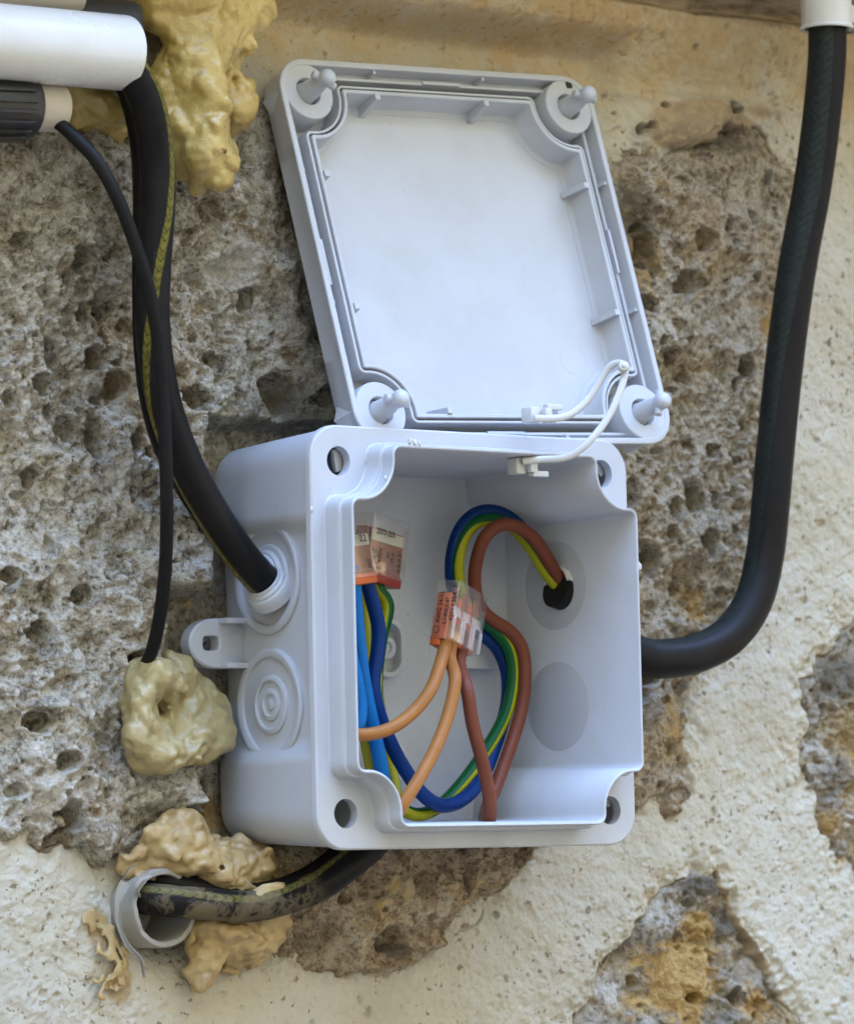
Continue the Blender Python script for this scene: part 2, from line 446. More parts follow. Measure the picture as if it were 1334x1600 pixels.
# ------------------------------------------------------------------ the wall: one height field for plaster, one for each stone
CELL = 0.37
xs = np.arange(-152, 218, CELL); zs = np.arange(-124, 206, CELL)
def lat(xs_, freq, n, org):
    u = (xs_-org)*freq; i = np.floor(u).astype(int); f = u-i
    W = np.zeros((len(xs_), n), np.float32)
    b = [(1-f)**3/6, (3*f**3-6*f**2+4)/6, (-3*f**3+3*f**2+3*f+1)/6, f**3/6]
    ii = np.arange(len(xs_))
    for k in range(4): W[ii, np.clip(i+k, 0, n-1)] += b[k]
    return W
def vnoise(xs_, zs_, wl, seed):
    """smooth value noise of wavelength wl (mm), about -1..1"""
    r = np.random.default_rng(seed); fr = 1.0/wl
    nx = int((xs_[-1]-xs_[0])*fr)+5; nz = int((zs_[-1]-zs_[0])*fr)+5
    G = r.normal(size=(nz, nx)).astype(np.float32)
    return (lat(zs_, fr, nz, zs_[0]) @ G @ lat(xs_, fr, nx, xs_[0]).T)*1.5
def fbm(wl, octs, gain, seed, ridged=False):
    out = 0; a = 1.0
    for k in range(octs):
        v = vnoise(xs, zs, wl/2.03**k, seed+k*17)
        out = out+a*((1-2*np.abs(v)) if ridged else v); a *= gain
    return out
GX, GZ = np.meshgrid(xs.astype(np.float32), zs.astype(np.float32))
def warp(A, dx, dz):
    xi = np.clip((GX+dx-xs[0])/CELL, 0, len(xs)-1.01); zi = np.clip((GZ+dz-zs[0])/CELL, 0, len(zs)-1.01)
    x0 = xi.astype(int); z0 = zi.astype(int); fx = xi-x0; fz = zi-z0
    return (A[z0, x0]*(1-fx)+A[z0, x0+1]*fx)*(1-fz)+(A[z0+1, x0]*(1-fx)+A[z0+1, x0+1]*fx)*fz
def sstep(a, b, x):
    t = np.clip((x-a)/(b-a), 0, 1); return t*t*(3-2*t)
def poly_sd(P):
    """signed distance (mm, inside positive) to a polygon given in photo pixels on the wall plane"""
    Q = np.array([at(a, b, 0)[[0, 2]] for a, b in P])
    d = np.full(GX.shape, 1e9, np.float32); ins = np.zeros(GX.shape, bool)
    for (ax, az), (bx, bz) in zip(Q, np.roll(Q, -1, 0)):
        ex, ez = bx-ax, bz-az; L2 = ex*ex+ez*ez+1e-9
        t = np.clip(((GX-ax)*ex+(GZ-az)*ez)/L2, 0, 1)
        d = np.minimum(d, (GX-ax-t*ex)**2+(GZ-az-t*ez)**2)
        c = (az > GZ) != (bz > GZ)
        ins ^= c & (GX < (bx-ax)*(GZ-az)/(bz-az+1e-9)+ax)
    return np.where(ins, 1, -1)*np.sqrt(d)
def blobs(lst, soft=1.0):
    """stain mask from ellipses (px,py,rx px,ry px,strength)"""
    out = np.zeros(GX.shape, np.float32)
    for px, py, rx, ry, s in lst:
        c = at(px, py, 0); ax = rx/4.6; az = ry/5.9
        d = ((GX-c[0])/ax)**2+((GZ-c[2])/az)**2
        out = np.maximum(out, s*np.exp(-d*.9))
    return out
NZ = fbm(7, 4, .55, 5)                # shared distortion
def pits(H, n, rmin, rmax, depth, seed, region=None, power=2.2, wob=.33):
    r = np.random.default_rng(seed)
    for k in range(n):
        rad = rmin*(rmax/rmin)**(r.random()**power)
        cx = r.uniform(xs[0], xs[-1]); cz = r.uniform(zs[0], zs[-1])
        if region is not None:
            j = int((cx-xs[0])/CELL); i = int((cz-zs[0])/CELL)
            i = min(i, len(zs)-1); j = min(j, len(xs)-1)
            if region[i, j] < .5: continue
        one_pit(H, cx, cz, rad, depth*rad*r.uniform(.6, 1.2), r.uniform(.6, 1.6), wob)
    return H
def one_pit(H, cx, cz, rad, dep, asp=1.0, wob=.33):
    R_ = rad*2.2
    j0, j1 = np.searchsorted(xs, [cx-R_, cx+R_]); i0, i1 = np.searchsorted(zs, [cz-R_, cz+R_])
    if i1-i0 < 2 or j1-j0 < 2: return
    sl = (slice(i0, i1), slice(j0, j1))
    d = np.sqrt(((GX[sl]-cx)/asp**.5)**2+((GZ[sl]-cz)*asp**.5)**2)/rad + wob*NZ[sl]*.7
    H[sl] -= dep*sstep(1.06, .62, d)
    H[sl] += dep*.06*np.exp(-((d-1.15)/.18)**2)

wx = fbm(9, 3, .5, 300)*2.2; wz = fbm(9, 3, .5, 400)*2.2
# --- clearances: nothing of the wall may enter the box, the lid or the ledge line
def rbox(x0, x1, z0, z1, soft):
    d = np.maximum(np.maximum(x0-GX, GX-x1), np.maximum(z0-GZ, GZ-z1)); return sstep(soft, 0, d)
clear_box = np.maximum(rbox(-58, 53, -50, 57, 4), rbox(-74, -50, -11, 11, 5))
lidm = rbox(-46, 84, 46, 168, 10)
def clearance(H, off):
    H = H*(1-clear_box)+np.minimum(H, -7.0-off+.5*NZ)*clear_box
    lim = -1.5-off+np.clip((166-GZ)*.16, 0, 10)+.5*NZ
    return H*(1-lidm)+np.minimum(H, lim)*lidm

stones_px = {
 'L': [(-60, 190), (40, 205), (130, 200), (230, 205), (300, 280), (360, 250), (385, 165), (440, 175), (520, 300), (570, 420), (590, 560), (600, 760), (590, 1000), (600, 1200), (420, 1330), (330, 1300), (290, 1340), (215, 1345), (165, 1360), (120, 1325), (55, 1300), (-60, 1288)],
 'R': [(900, 230), (975, 262), (1005, 250), (1060, 232), (1110, 215), (1150, 190), (1195, 200), (1232, 260), (1228, 400), (1205, 520), (1196, 700), (1188, 890), (1168, 935), (1130, 978), (1085, 1050), (1070, 1200), (1040, 1250), (990, 1275), (900, 1260), (860, 1000), (850, 600)],
 'M': [(330, 1350), (400, 1310), (520, 1290), (640, 1280), (830, 1290), (815, 1345), (760, 1400), (705, 1440), (668, 1488), (600, 1510), (520, 1506), (430, 1500), (385, 1460), (340, 1420)],
 'S': [(1035, 1400), (1075, 1372), (1115, 1370), (1145, 1430), (1180, 1475), (1225, 1550), (1275, 1640), (835, 1660), (905, 1565), (940, 1500), (985, 1440)],
 'E': [(1420, 900), (1334, 930), (1290, 1000), (1246, 1060), (1256, 1120), (1240, 1190), (1275, 1280), (1305, 1345), (1340, 1365), (1420, 1400)],
}
SD = {}
for k, P in stones_px.items():
    s = poly_sd(P); q = .55 if k in 'SEM' else 1.0
    SD[k] = warp(s, wx*1.5*q, wz*1.5*q)+NZ*1.1*q+fbm(3.2, 3, .6, 700)*.45
anyst = np.maximum.reduce(list(SD.values()))

# --- plaster height (towards the room, mm)
HP = fbm(60, 3, .5, 11)*1.1+fbm(11, 4, .5, 21)*.35+fbm(2.8, 3, .62, 31)*.24+np.abs(fbm(1.5, 2, .6, 33))*.14
HP += 2.0
HP += 10.5*sstep(160, 186, GZ+.8*vnoise(xs, zs, 40, 77))          # the band leans out towards the ledge
top = sstep(183.5, 186.0, GZ+.5*vnoise(xs, zs, 25, 78))
HP += -3.5*top + 20*sstep(185, 198, GZ)                            # shadow gap, then the ledge underside
HP += top*fbm(6, 3, .6, 79)*.5
HP += 1.3*np.exp(-((GZ-160.5-1.2*vnoise(xs, zs, 50, 80))/1.6)**2)*sstep(60, 90, GX)
_c = at(1085, 205, 0); HP += 7.5*np.exp(-(((GX-_c[0])/19)**2+((GZ-_c[2]-1)/7.5)**2)**1.5)
pits(HP, 1500, .35, 1.4, 1.0, 91)
reg_low = (GZ < 150).astype(float)
pits(HP, 2600, .35, .8, .9, 92, reg_low)
for px, py, rd in ((1020, 168, 1.6), (992, 205, 2.2), (1003, 198, 1.4), (1128, 170, 1.9), (1140, 176, 1.2), (985, 240, 1.9), (972, 243, 1.8), (945, 150, .8), (955, 178, .7), (1315, 228, 1.0), (1055, 80, .8)):
    c = at(px, py, 0); one_pit(HP, c[0], c[2], rd, rd*4.5, 1.3)
# hairline cracks below the box
for P in ([(752, 1385), (757, 1405), (770, 1380), (776, 1358)], [(712, 1455), (735, 1447), (748, 1438), (753, 1420)], [(486, 72), (492, 84), (510, 86), (527, 88)], [(920, 190), (935, 205), (948, 207), (962, 200)]):
    Q = np.array([at(a, b, 0)[[0, 2]] for a, b in P]); Q = catmull(np.c_[Q[:, 0], Q[:, 0]*0, Q[:, 1]], .25)[0]
    for q in Q: one_pit(HP, q[0]+random.uniform(-.15, .15), q[2], .42, .55, 1.0, .2)
HP += sstep(-9, 0, anyst)*(GZ < 160)*(fbm(5, 4, .6, 710, True)*.55+fbm(1.8, 2, .6, 715)*.3)
HP = HP - 17*sstep(.2, 4.0, anyst) - 1.0*sstep(-5, 0, anyst)*(GZ < 160)
HP += sstep(.3, 2.5, anyst)*fbm(3.4, 4, .6, 720, True)*.9
for px, py, rx, rz, dp in ((258, 1420, 13, 13, 9),):
    c = at(px, py, 0); HP -= dp*np.exp(-(((GX-c[0])/rx)**2+((GZ-c[2])/rz)**2)**2)

tintP = np.zeros(GX.shape+(3,), np.float32)
tintP[..., 0] = sstep(150, 172, GZ+3*NZ)
tintP[..., 1] = np.maximum(blobs([(165, 1470, 45, 40, .7), (185, 1540, 26, 45, .8), (150, 1430, 25, 30, .6), (345, 1480, 60, 40, .5), (1085, 205, 100, 50, 1.2), (1180, 178, 60, 22, .6), (480, 1500, 80, 25, .6)]), 0)
tintP[..., 1] = np.maximum(tintP[..., 1], .95*sstep(-.4, 1.4, anyst+.5*NZ))
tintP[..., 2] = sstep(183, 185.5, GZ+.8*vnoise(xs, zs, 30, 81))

# --- stones
def stone_height(k, base, bulge, rough, seed, npit, pmax):
    sd = SD[k]
    H = fbm(48, 3, .55, seed)*4.0*rough + fbm(15, 4, .58, seed+40, True)*1.35*rough
    H = warp(H, wx*.8, wz*.8)
    q = fbm(5.5, 3, .6, seed+80)                      # knobbly crust: sharp-lipped hollows between flat tops
    vr = sstep(-.5, .7, fbm(26, 3, .5, seed+150))      # some faces broken rough, some worn smooth
    H = H+rough*(.35+.95*vr)*(1.15*np.tanh(2.6*q+.9)-.6)+fbm(1.7, 3, .8, seed+120)*(.22+.26*vr)*rough
    H = H+base+bulge*(1-np.exp(-np.clip(sd, 0, None)/9))
    reg = (sd > 0)
    pits(H, npit//2, .8, pmax, 1.5, seed+5, reg, 2.0)
    pits(H, npit*2, .45, 1.4, 1.9, seed+6, reg, 2.2, .5)
    return H
HS = {'L': stone_height('L', 1.0, 6.0, 1.05, 1000, 1700, 4.2), 'R': stone_height('R', .6, 4.5, 1.0, 2000, 1500, 4.0),
      'M': stone_height('M', 1.5, 4.5, 1.7, 3000, 900, 2.4), 'S': stone_height('S', .2, 2.2, .9, 4000, 1300, 2.4),
      'E': stone_height('E', .2, 2.2, .9, 5000, 1300, 2.2)}
def px_pit(k, lst):
    for px, py, r_, dp, asp in lst:
        c = at(px, py, -5); one_pit(HS[k], c[0], c[2], r_, dp*1.6, asp, .34)
px_pit('L', [(163, 684, 5.4, 8, .75), (113, 411, 3.6, 5, 1.2), (92, 438, 1.8, 4, .8), (125, 490, 3.4, 5, .6), (166, 488, 2.8, 4, 1), (72, 540, 3.2, 5, 1.3), (155, 557, 3.2, 5, 1.2), (58, 598, 3.4, 4.5, 1.2), (190, 600, 4.0, 5, 1.3), (80, 645, 2.0, 4, .8), (310, 620, 5.0, 7, 1.5), (352, 562, 3.2, 5, 1), (55, 740, 3.0, 5, 1), (115, 1278, 4.2, 7, 1.0), (110, 1320, 5, 5, 1.4), (215, 690, 2.5, 4, 1), (400, 470, 4, 5, .8), (340, 1230, 7, 9, .6), (310, 1290, 6, 7, 1.2), (440, 620, 6, 6, .7), (30, 380, 3, 4, 1), (150, 470, 3.6, 4, .7), (120, 670, 3, 4, 1), (20, 900, 3, 5, 1), (70, 1000, 4, 5, .8), (130, 930, 2.6, 5, 1), (60, 1130, 4, 5, 1.5), (150, 830, 3, 5, 1), (100, 1190, 3.5, 5, 1.4), (210, 1040, 4, 6, 1.0)])
px_pit('R', [(1125, 350, 3.2, 6, .6), (1132, 380, 2.2, 5, .7), (1087, 380, 3.4, 4, 1), (1132, 290, 2.6, 4, .8), (1165, 335, 4, 3.5, 1), (1060, 445, 4.4, 6, 1.4), (1040, 452, 2, 5, 1), (1173, 435, 2.2, 4, 1), (1165, 575, 4, 6, 1.2), (1150, 600, 2.4, 6, .7), (1120, 703, 3.0, 5, 1.2), (1095, 775, 4.6, 6, 1), (1060, 800, 3.2, 6, .7), (1110, 850, 6.2, 8, 1.1), (1020, 875, 5.5, 8, .9), (1070, 915, 4.2, 5, 1), (1050, 835, 3, 6, .8), (1160, 830, 2.2, 5, 1), (1130, 775, 1.6, 5, 1), (1030, 560, 4, 5, 1.2), (1070, 590, 3, 5, .9), (990, 400, 5, 6, .7), (1000, 480, 3, 5, 1), (1200, 280, 2.0, 5, .6), (1208, 330, 1.6, 5, .6)])
px_pit('S', [(965, 1490, 3, 6, 1.0), (1010, 1535, 2.2, 5, 1), (1090, 1560, 3, 5, 1), (1160, 1560, 3, 5, .7), (1130, 1500, 2.2, 5, 1), (1075, 1465, 2.6, 4, 1.3)])
px_pit('M', [(590, 1468, 4.5, 4.5, 1.3), (520, 1400, 3, 4, 1), (430, 1475, 5, 6, 1.4), (700, 1380, 3, 4, 1)])

TINT = {k: np.zeros(GX.shape+(3,), np.float32) for k in HS}
TINT['L'][..., 1] = blobs([(350, 420, 70, 90, .65), (170, 740, 60, 60, .7), (60, 1240, 90, 70, .75), (240, 1230, 70, 50, .7), (20, 270, 40, 60, .5), (330, 690, 40, 60, .55), (60, 820, 80, 90, .5), (120, 900, 70, 120, .55), (100, 330, 60, 40, .35)])
TINT['L'][..., 0] = blobs([(180, 610, 40, 50, .42), (140, 480, 30, 40, .35), (300, 730, 30, 40, .5), (320, 930, 40, 40, .5), (190, 1190, 50, 40, .42), (330, 1150, 40, 90, .55), (350, 1270, 50, 50, .6), (250, 1300, 60, 30, .45)])
TINT['L'][..., 2] = blobs([(440, 260, 60, 130, .75), (470, 480, 50, 180, .65), (470, 640, 80, 60, .7), (60, 230, 90, 30, .55), (400, 650, 60, 60, .55), (115, 1290, 60, 40, .45), (330, 600, 40, 40, .4), (520, 620, 50, 60, .8)])
TINT['R'][..., 0] = blobs([(1080, 960, 60, 60, .62), (960, 400, 60, 90, .75), (1130, 230, 50, 60, .4), (1190, 500, 30, 40, .55), (1075, 440, 60, 60, .35), (1030, 1100, 40, 120, .6), (1180, 640, 26, 60, .5), (1000, 290, 60, 50, .5)])
TINT['R'][..., 1] = blobs([(1080, 740, 60, 60, .55), (1120, 480, 60, 60, .42), (1050, 230, 70, 40, .3), (1040, 960, 60, 40, .55), (1050, 620, 50, 50, .3)])
TINT['R'][..., 2] = blobs([(960, 360, 60, 90, .75), (1100, 225, 110, 40, .7), (1090, 520, 70, 50, .42), (1190, 290, 26, 60, .4), (980, 620, 40, 60, .5)])
TINT['M'][..., 0] = blobs([(560, 1400, 90, 60, .45), (700, 1400, 50, 60, .5), (430, 1370, 60, 40, .6)])
TINT['M'][..., 2] = blobs([(585, 1485, 40, 20, .7), (460, 1480, 60, 18, .5), (400, 1400, 40, 40, .4)])
TINT['S'][..., 0] = blobs([(1060, 1530, 80, 90, 1.1), (1090, 1450, 50, 40, .8), (1170, 1570, 50, 40, .8), (990, 1570, 50, 40, .7)])
TINT['S'][..., 2] = blobs([(1090, 1385, 55, 24, .9), (1140, 1440, 36, 40, .75), (960, 1470, 46, 36, .8), (1120, 1590, 50, 30, .6), (1210, 1540, 30, 50, .7)])
TINT['S'][..., 1] = blobs([(1030, 1420, 50, 40, .8), (960, 1550, 40, 50, .7), (1195, 1500, 30, 40, .8)])
TINT['E'][..., 2] = blobs([(1300, 1060, 60, 60, .8), (1290, 1230, 40, 60, .55)])
TINT['E'][..., 0] = blobs([(1280, 1290, 40, 40, .6), (1330, 1180, 40, 60, .5)])
TINT['E'][..., 1] = blobs([(1270, 1180, 40, 50, .6), (1320, 1290, 40, 40, .5)])

wall = thing('stone_wall', 'weathered cream plaster wall with rough tuff stones showing through behind the grey box', 'wall', (0, 0, -1150))
def field(name, H, tint, keep, mat, xs_=xs, zs_=zs):
    """cells of a height field -> one dense mesh"""
    nz, nx = H.shape
    cell = keep[:-1, :-1] & keep[1:, 1:] & keep[:-1, 1:] & keep[1:, :-1]
    ii, jj = np.nonzero(cell)
    a = ii*nx+jj; q = np.stack([a, a+1, a+nx+1, a+nx], 1)
    used, inv = np.unique(q, return_inverse=True); q = inv.reshape(-1, 4).astype(np.int32)
    gx, gz = np.meshgrid(xs_, zs_)
    V = np.stack([gx.ravel()[used], -H.ravel()[used], gz.ravel()[used]+1150], 1)/1000
    me = bpy.data.meshes.new(name)
    me.vertices.add(len(V)); me.vertices.foreach_set('co', V.astype(np.float32).ravel())
    me.loops.add(q.size); me.loops.foreach_set('vertex_index', q.ravel())
    me.polygons.add(len(q)); me.polygons.foreach_set('loop_start', np.arange(0, q.size, 4, dtype=np.int32))
    me.update(calc_edges=True)
    me.polygons.foreach_set('use_smooth', np.ones(len(q), bool))
    at_ = me.attributes.new('tint', 'FLOAT_VECTOR', 'POINT')
    at_.data.foreach_set('vector', tint.reshape(-1, 3)[used].astype(np.float32).ravel())
    me.materials.append(mat)
    o = bpy.data.objects.new(name, me); COL.objects.link(o); o.parent = wall
    return o
under = (GX > -38) & (GX < 30) & (GZ > -26) & (GZ < 40)
HPc = clearance(HP, 2.1)
field('plaster', HPc, tintP, (anyst < 4.0) & ~under, M['plaster'])
for k, mt in (('L', 'stone_l'), ('R', 'stone_r'), ('M', 'stone_b'), ('S', 'stone_o'), ('E', 'stone_o')):
    sd = SD[k]
    H = np.where(sd < 1.5, HS[k]-(1.5-sd)*1.6, HS[k])
    H = clearance(H, .17*'LRMSE'.index(k))
    o = field('stone', H, TINT[k], (sd > -4) & ~under, M[mt])
# the rest of the wall round the detailed patch, down to the ground and up past the sill
def surround():
    mb = MB()
    def quad(x0, x1, z0, z1, y0=0., y1=0.):
        nx = max(1, int((x1-x0)/120)); nz = max(1, int((z1-z0)/120))
        X = np.linspace(x0, x1, nx+1); Z = np.linspace(z0, z1, nz+1)
        V = [(x, (y0 if z == z0 else y1 if z == z1 else -2.0+2*math.sin(x*.013+z*.02)), z) for z in Z for x in X]
        F = [(i*(nx+1)+j, i*(nx+1)+j+1, (i+1)*(nx+1)+j+1, (i+1)*(nx+1)+j) for i in range(nz) for j in range(nx)]
        mb.add(V, F)
    x0, x1, z0, z1 = xs[0]+.5, xs[-1]-.5, zs[0]+.5, zs[-1]-.5
    quad(-3000, 3000, -1149, z0); quad(-3000, x0, z0, z1); quad(x1, 3000, z0, z1)
    quad(-3000, 3000, z1, 4990, -28, -2)
    o = mb.build('plaster', M['plaster'], wall)
    MB().add(*boxm((0, 130, 1925), X3, Y3, Z3, 5000, 110, 3070, 0)).build('masonry_core', M['stone_b'], wall, smooth=0)
    s = MB().add(*boxm((0, -25, 246), X3, Y3, Z3, 1300, 50, 22, 4)).build('sill', M['plaster'], wall)
surround()

# ------------------------------------------------------------------ profiles shared by box and lid
HW = 55.0; PC = 45.6
KS, KF, KA = 20, 7, 15
def _arc(c, r, a0, a1, n): 
    t = np.linspace(a0, a1, n); return np.c_[c[0]+r*np.cos(t), c[1]+r*np.sin(t)]
def _full(q):
    """quarter outline (from side middle through the corner to next side middle) -> closed loop"""
    out = []
    for k in range(4):
        c, s = [(1, 0), (0, 1), (-1, 0), (0, -1)][k]
        out.append(np.c_[q[:-1, 0]*c-q[:-1, 1]*s, q[:-1, 0]*s+q[:-1, 1]*c])
    return np.concatenate(out)
def notched(inset, ra0=9.0, rf0=4.0):
    d = inset-4.4; a = HW-inset; ra = ra0+d; rf = max(rf0-d, .5)
    cx = a-rf; cz = PC-math.sqrt((ra+rf)**2-(cx-PC)**2)
    side = np.c_[np.full(KS, a), np.linspace(0, cz, KS, endpoint=False)]
    ang = math.atan2(PC-cz, PC-cx)
    f1 = _arc((cx, cz), rf, 0, ang, KF)[:-1]
    st = math.atan2(cz-PC, cx-PC)            # on the post circle
    e0, e1 = ang+math.pi, (math.pi/2-ang)+math.pi
    ar = _arc((PC, PC), ra, e0, e1, KA)
    half = np.vstack([side, f1, ar])
    f2 = f1[::-1][:, ::-1]; s2 = side[::-1][:, ::-1]
    return _full(np.vstack([half, f2, s2]))
NCOR = 2*(KF-1)+KA
def rounded(inset, R_, recess=0.0, zs0=32.6):
    a = HW-inset; R_ = max(R_, .5)
    z = np.linspace(0, zs0, KS, endpoint=False)
    side = np.c_[a-recess*(1-sstep(26.5, 31.5, z)), z]
    # corner path: straight to a-R, arc, straight back
    P = np.vstack([[[a, zs0]], _arc((a-R_, a-R_), R_, 0, math.pi/2, 24), [[zs0, a]]])
    L = np.r_[0, np.cumsum(np.linalg.norm(np.diff(P, axis=0), axis=1))]
    s = np.linspace(0, L[-1], NCOR)
    cor = np.c_[np.interp(s, L, P[:, 0]), np.interp(s, L, P[:, 1])]
    return _full(np.vstack([side, cor, side[::-1][:, ::-1]]))
def lay(p, y): return np.c_[p[:, 0], np.full(len(p), y), p[:, 1]]

# ------------------------------------------------------------------ the junction box
jb = thing('junction_box', 'open square grey plastic junction box with wires inside, fixed to the stone wall', 'junction box', (0, 0, -56))
def box_body():
    L = [lay(notched(6.6+1.7), 0.0), lay(notched(6.6+1.4), -1.0), lay(notched(6.4), -51.5), lay(notched(6.15), -51.9),
         lay(notched(5.75), -52.0), lay(notched(5.5), -51.7), lay(notched(5.4), -47.8), lay(notched(5.2), -47.55),
         lay(notched(4.75), -47.5), lay(notched(4.5), -47.1), lay(notched(4.4), -42.4), lay(notched(4.1), -42.05),
         lay(rounded(.5, 8.5), -42.0), lay(rounded(.1, 9), -41.7), lay(rounded(0, 9), -41.2), lay(rounded(0, 9), -39.9), lay(rounded(.25, 9), -39.6),
         lay(rounded(.6, 9, 3.0), -39.5), lay(rounded(1.6, 9, 3.0), -18), lay(rounded(2.6, 9, 3.0), 1.4), lay(rounded(3.2, 8.6, 3.0), 3.0), lay(rounded(4.6, 7, 3.0), 4.0)]
    V, F = loops_mesh(L)
    b = obj('body', V, F, M['grey'], jb, 35)
    mb = MB()
    for sx in (-1, 1):
        for sz in (-1, 1):
            mb.add(*lathe([(3.85, -6), (3.85, -1.2), (6.2, -1.1), (6.0, 32), (5.5, 33)], (sx*PC, -38+0.001, sz*PC), (0, 1, 0), 32))
    c = mb.build('cutter', None, jb)
    md = b.modifiers.new('holes', 'BOOLEAN'); md.object = c; md.operation = 'DIFFERENCE'; md.solver = 'EXACT'
    dg = bpy.context.evaluated_depsgraph_get(); dg.update()
    me = bpy.data.meshes.new_from_object(b.evaluated_get(dg))
    b.modifiers.clear(); old = b.data; b.data = me; bpy.data.meshes.remove(old); me.name = 'body'
    bpy.data.objects.remove(c)
    me.polygons.foreach_set('use_smooth', np.ones(len(me.polygons), bool)); me.set_sharp_from_angle(angle=math.radians(35))
box_body()
# broken webs inside the four screw holes
for sx, sz, rot in ((-1, 1, .2), (1, 1, .9), (-1, -1, 2.4), (1, -1, 1.3)):
    V, F = boxm((sx*PC+3.0*math.cos(rot), -37.6, sz*PC+3.0*math.sin(rot)), (math.cos(rot), 0, math.sin(rot)), Y3, (-math.sin(rot), 0, math.cos(rot)), 1.3, .8, 3.0, .25)
    obj('hole_web', V, F, M['grey'], jb)
# left face: two stepped cable entries
XL = -50.42
def knockout_rings(zc, open_):
    y = -17.8
    if open_:
        prof = [(15.0, -.4), (14.9, .55), (14.3, .9), (13.0, .9), (12.4, .6), (12.2, -.35), (9.0, -.2), (8.6, .5), (8.2, .6), (7.4, .6), (7.1, 1.3), (6.8, 1.5), (6.2, 1.5), (6.0, 2.1), (5.5, 2.2), (5.0, 2.0), (4.7, 0.0)]
    else:
        prof = [(15.0, -.4), (14.9, .55), (14.3, .9), (13.0, .9), (12.4, .6), (12.2, -.35), (8.0, -.35), (7.8, .35), (7.3, .55), (6.5, .55), (6.1, .3), (6.0, -.3), (4.4, -.3), (4.2, .35), (3.8, .5), (3.1, .5), (2.7, .25), (2.6, -.3), (1.7, -.3), (1.5, .25), (1.2, .4), (.01, .4)]
    return lathe([(a, b*1.25) for a, b in prof], (XL, y, zc), (-1, .0557, 0.0), 56)
def arc_text(s, zc, R_, y, size):
    mb = MB(); n = len(s)
    for i, ch in enumerate(s):
        if ch == ' ': continue
        V, F = text_mesh(ch, size, .30)
        V[:, 0] -= V[:, 0].mean(); V[:, 1] -= size*.35
        a = (i-(n-1)/2)*.155                    # runs downwards on the room-side half of the ring
        er = np.array([0, -math.cos(a), -math.sin(a)]); et = np.array([0, math.sin(a), -math.cos(a)])
        c = np.array([XL+.38-.0557*R_, y, zc])+er*R_
        W = c+V[:, :1]*et+V[:, 1:2]*er+V[:, 2:3]*np.array([-1, 0, 0])
        mb.add(W, F)
    return mb
for zc, op, s in ((16.6, True, 'S15-26'), (-16.6, False, 'S10-40')):
    V, F = knockout_rings(zc, op)
    k = obj('cable_entry', V, F, M['rubber'], jb, 35)
    arc_text(s, zc, 10.5, -17.8, 2.6).build('embossed_text', M['rubber'], k, smooth=0)
# right wall inside: two thin round membranes
XR = 47.35
for zc in (16.6, -16.6):
    prof = [(12.2, -.6), (12.2, .03), (12.0, .09), (.01, .09)]
    V, F = lathe(prof, (47.58, -19.8, zc), (-1, -.032, 0), 56)
    obj('entry_membrane', V, F, M['thin_grey'], jb, 35)
# torn rim of the pierced membrane
for ang, ln in ((.5, 3.0), (1.1, 2.4), (2.9, 1.8), (4.2, 2.0)):
    c = np.array([XR-.3, -21.5-4.9*math.cos(ang), 16.6+4.9*math.sin(ang)])
    V, F = boxm(c, (-.9, .3*math.cos(ang), .3*math.sin(ang)), (0, math.sin(ang), math.cos(ang)), (0, -math.cos(ang), math.sin(ang)), .9, ln*.55, .35, .1)
    obj('torn_flap', V, F, M['strap'], jb)
# mounting lug on the left
def lug():
    n = 40; t = np.linspace(0, 2*np.pi, n, endpoint=False)
    out = []; inn = []
    for a in t:
        c, s = math.cos(a), math.sin(a)
        if c > 0:                       # square end into the box
            k = 1/max(abs(c)/9.5, abs(s)/6.6); out.append((-58.5+k*c, k*s))
        else: out.append((-58.5+8.6*c, 6.6*s))
        e = (abs(c)**4+abs(s)**4)**-.25
        inn.append((-60.0+3.0*c*e*.9, 2.05*s*e*.95))
    out = np.array(out); inn = np.array(inn)
    L = []
    for sc, y in ((.93, -5.2), (1.0, -4.7), (1.0, -1.2)): 
        o2 = (out-[-58.5, 0])*sc+[-58.5, 0]; L.append(lay(o2, y))
    L.append(lay(inn, -1.2)); L.append(lay(inn, -4.9)); L.append(lay((inn-[-60, 0])*1.12+[-60, 0], -5.2))
    V, F = loops_mesh(L, closed=True)
    o = obj('mounting_lug', V, F, M['grey'], jb, 35)
    for sz in (-1, 1):
        V, F = boxm((-53.2, -6.5, sz*5.9), X3, Y3, Z3, 4.4, 2.4, .75, .2)
        obj('rib', V, F, M['grey'], o)
lug()
# moulded details on the back plate
def slot_boss(x, z, r=4.0, ln=2.6, ang=0):
    n = 44; t = np.linspace(0, 2*np.pi, n, endpoint=False)
    def st(rr): 
        return np.c_[x+rr*np.cos(t), z+rr*np.sin(t)+ln*np.sign(np.sin(t))]
    L = [lay(st(r+1.9), .1), lay(st(r+1.7), -3.0), lay(st(r+1.4), -3.3), lay(st(r+.2), -3.3), lay(st(r), -3.0), lay(st(r), -.3)]
    V, F = loops_mesh(L, cap0=False, cap1=True)
    o = obj('screw_slot', V, F, M['grey'], jb, 35)
    V, F = lathe([(r*.88, .0), (r*.88, 1.6), (r*.75, 2.2), (r*.4, 2.2), (r*.35, 1.7), (.01, 1.7)], (x, -.2, z), (0, -1, 0), 32)
    obj('screw_head', V, F, M['grey'], o)
a1 = at(604, 1012, -2); slot_boss(a1[0], a1[2])
a2 = at(612, 1190, -2); slot_boss(a2[0], a2[2], 3.2, 1.0)
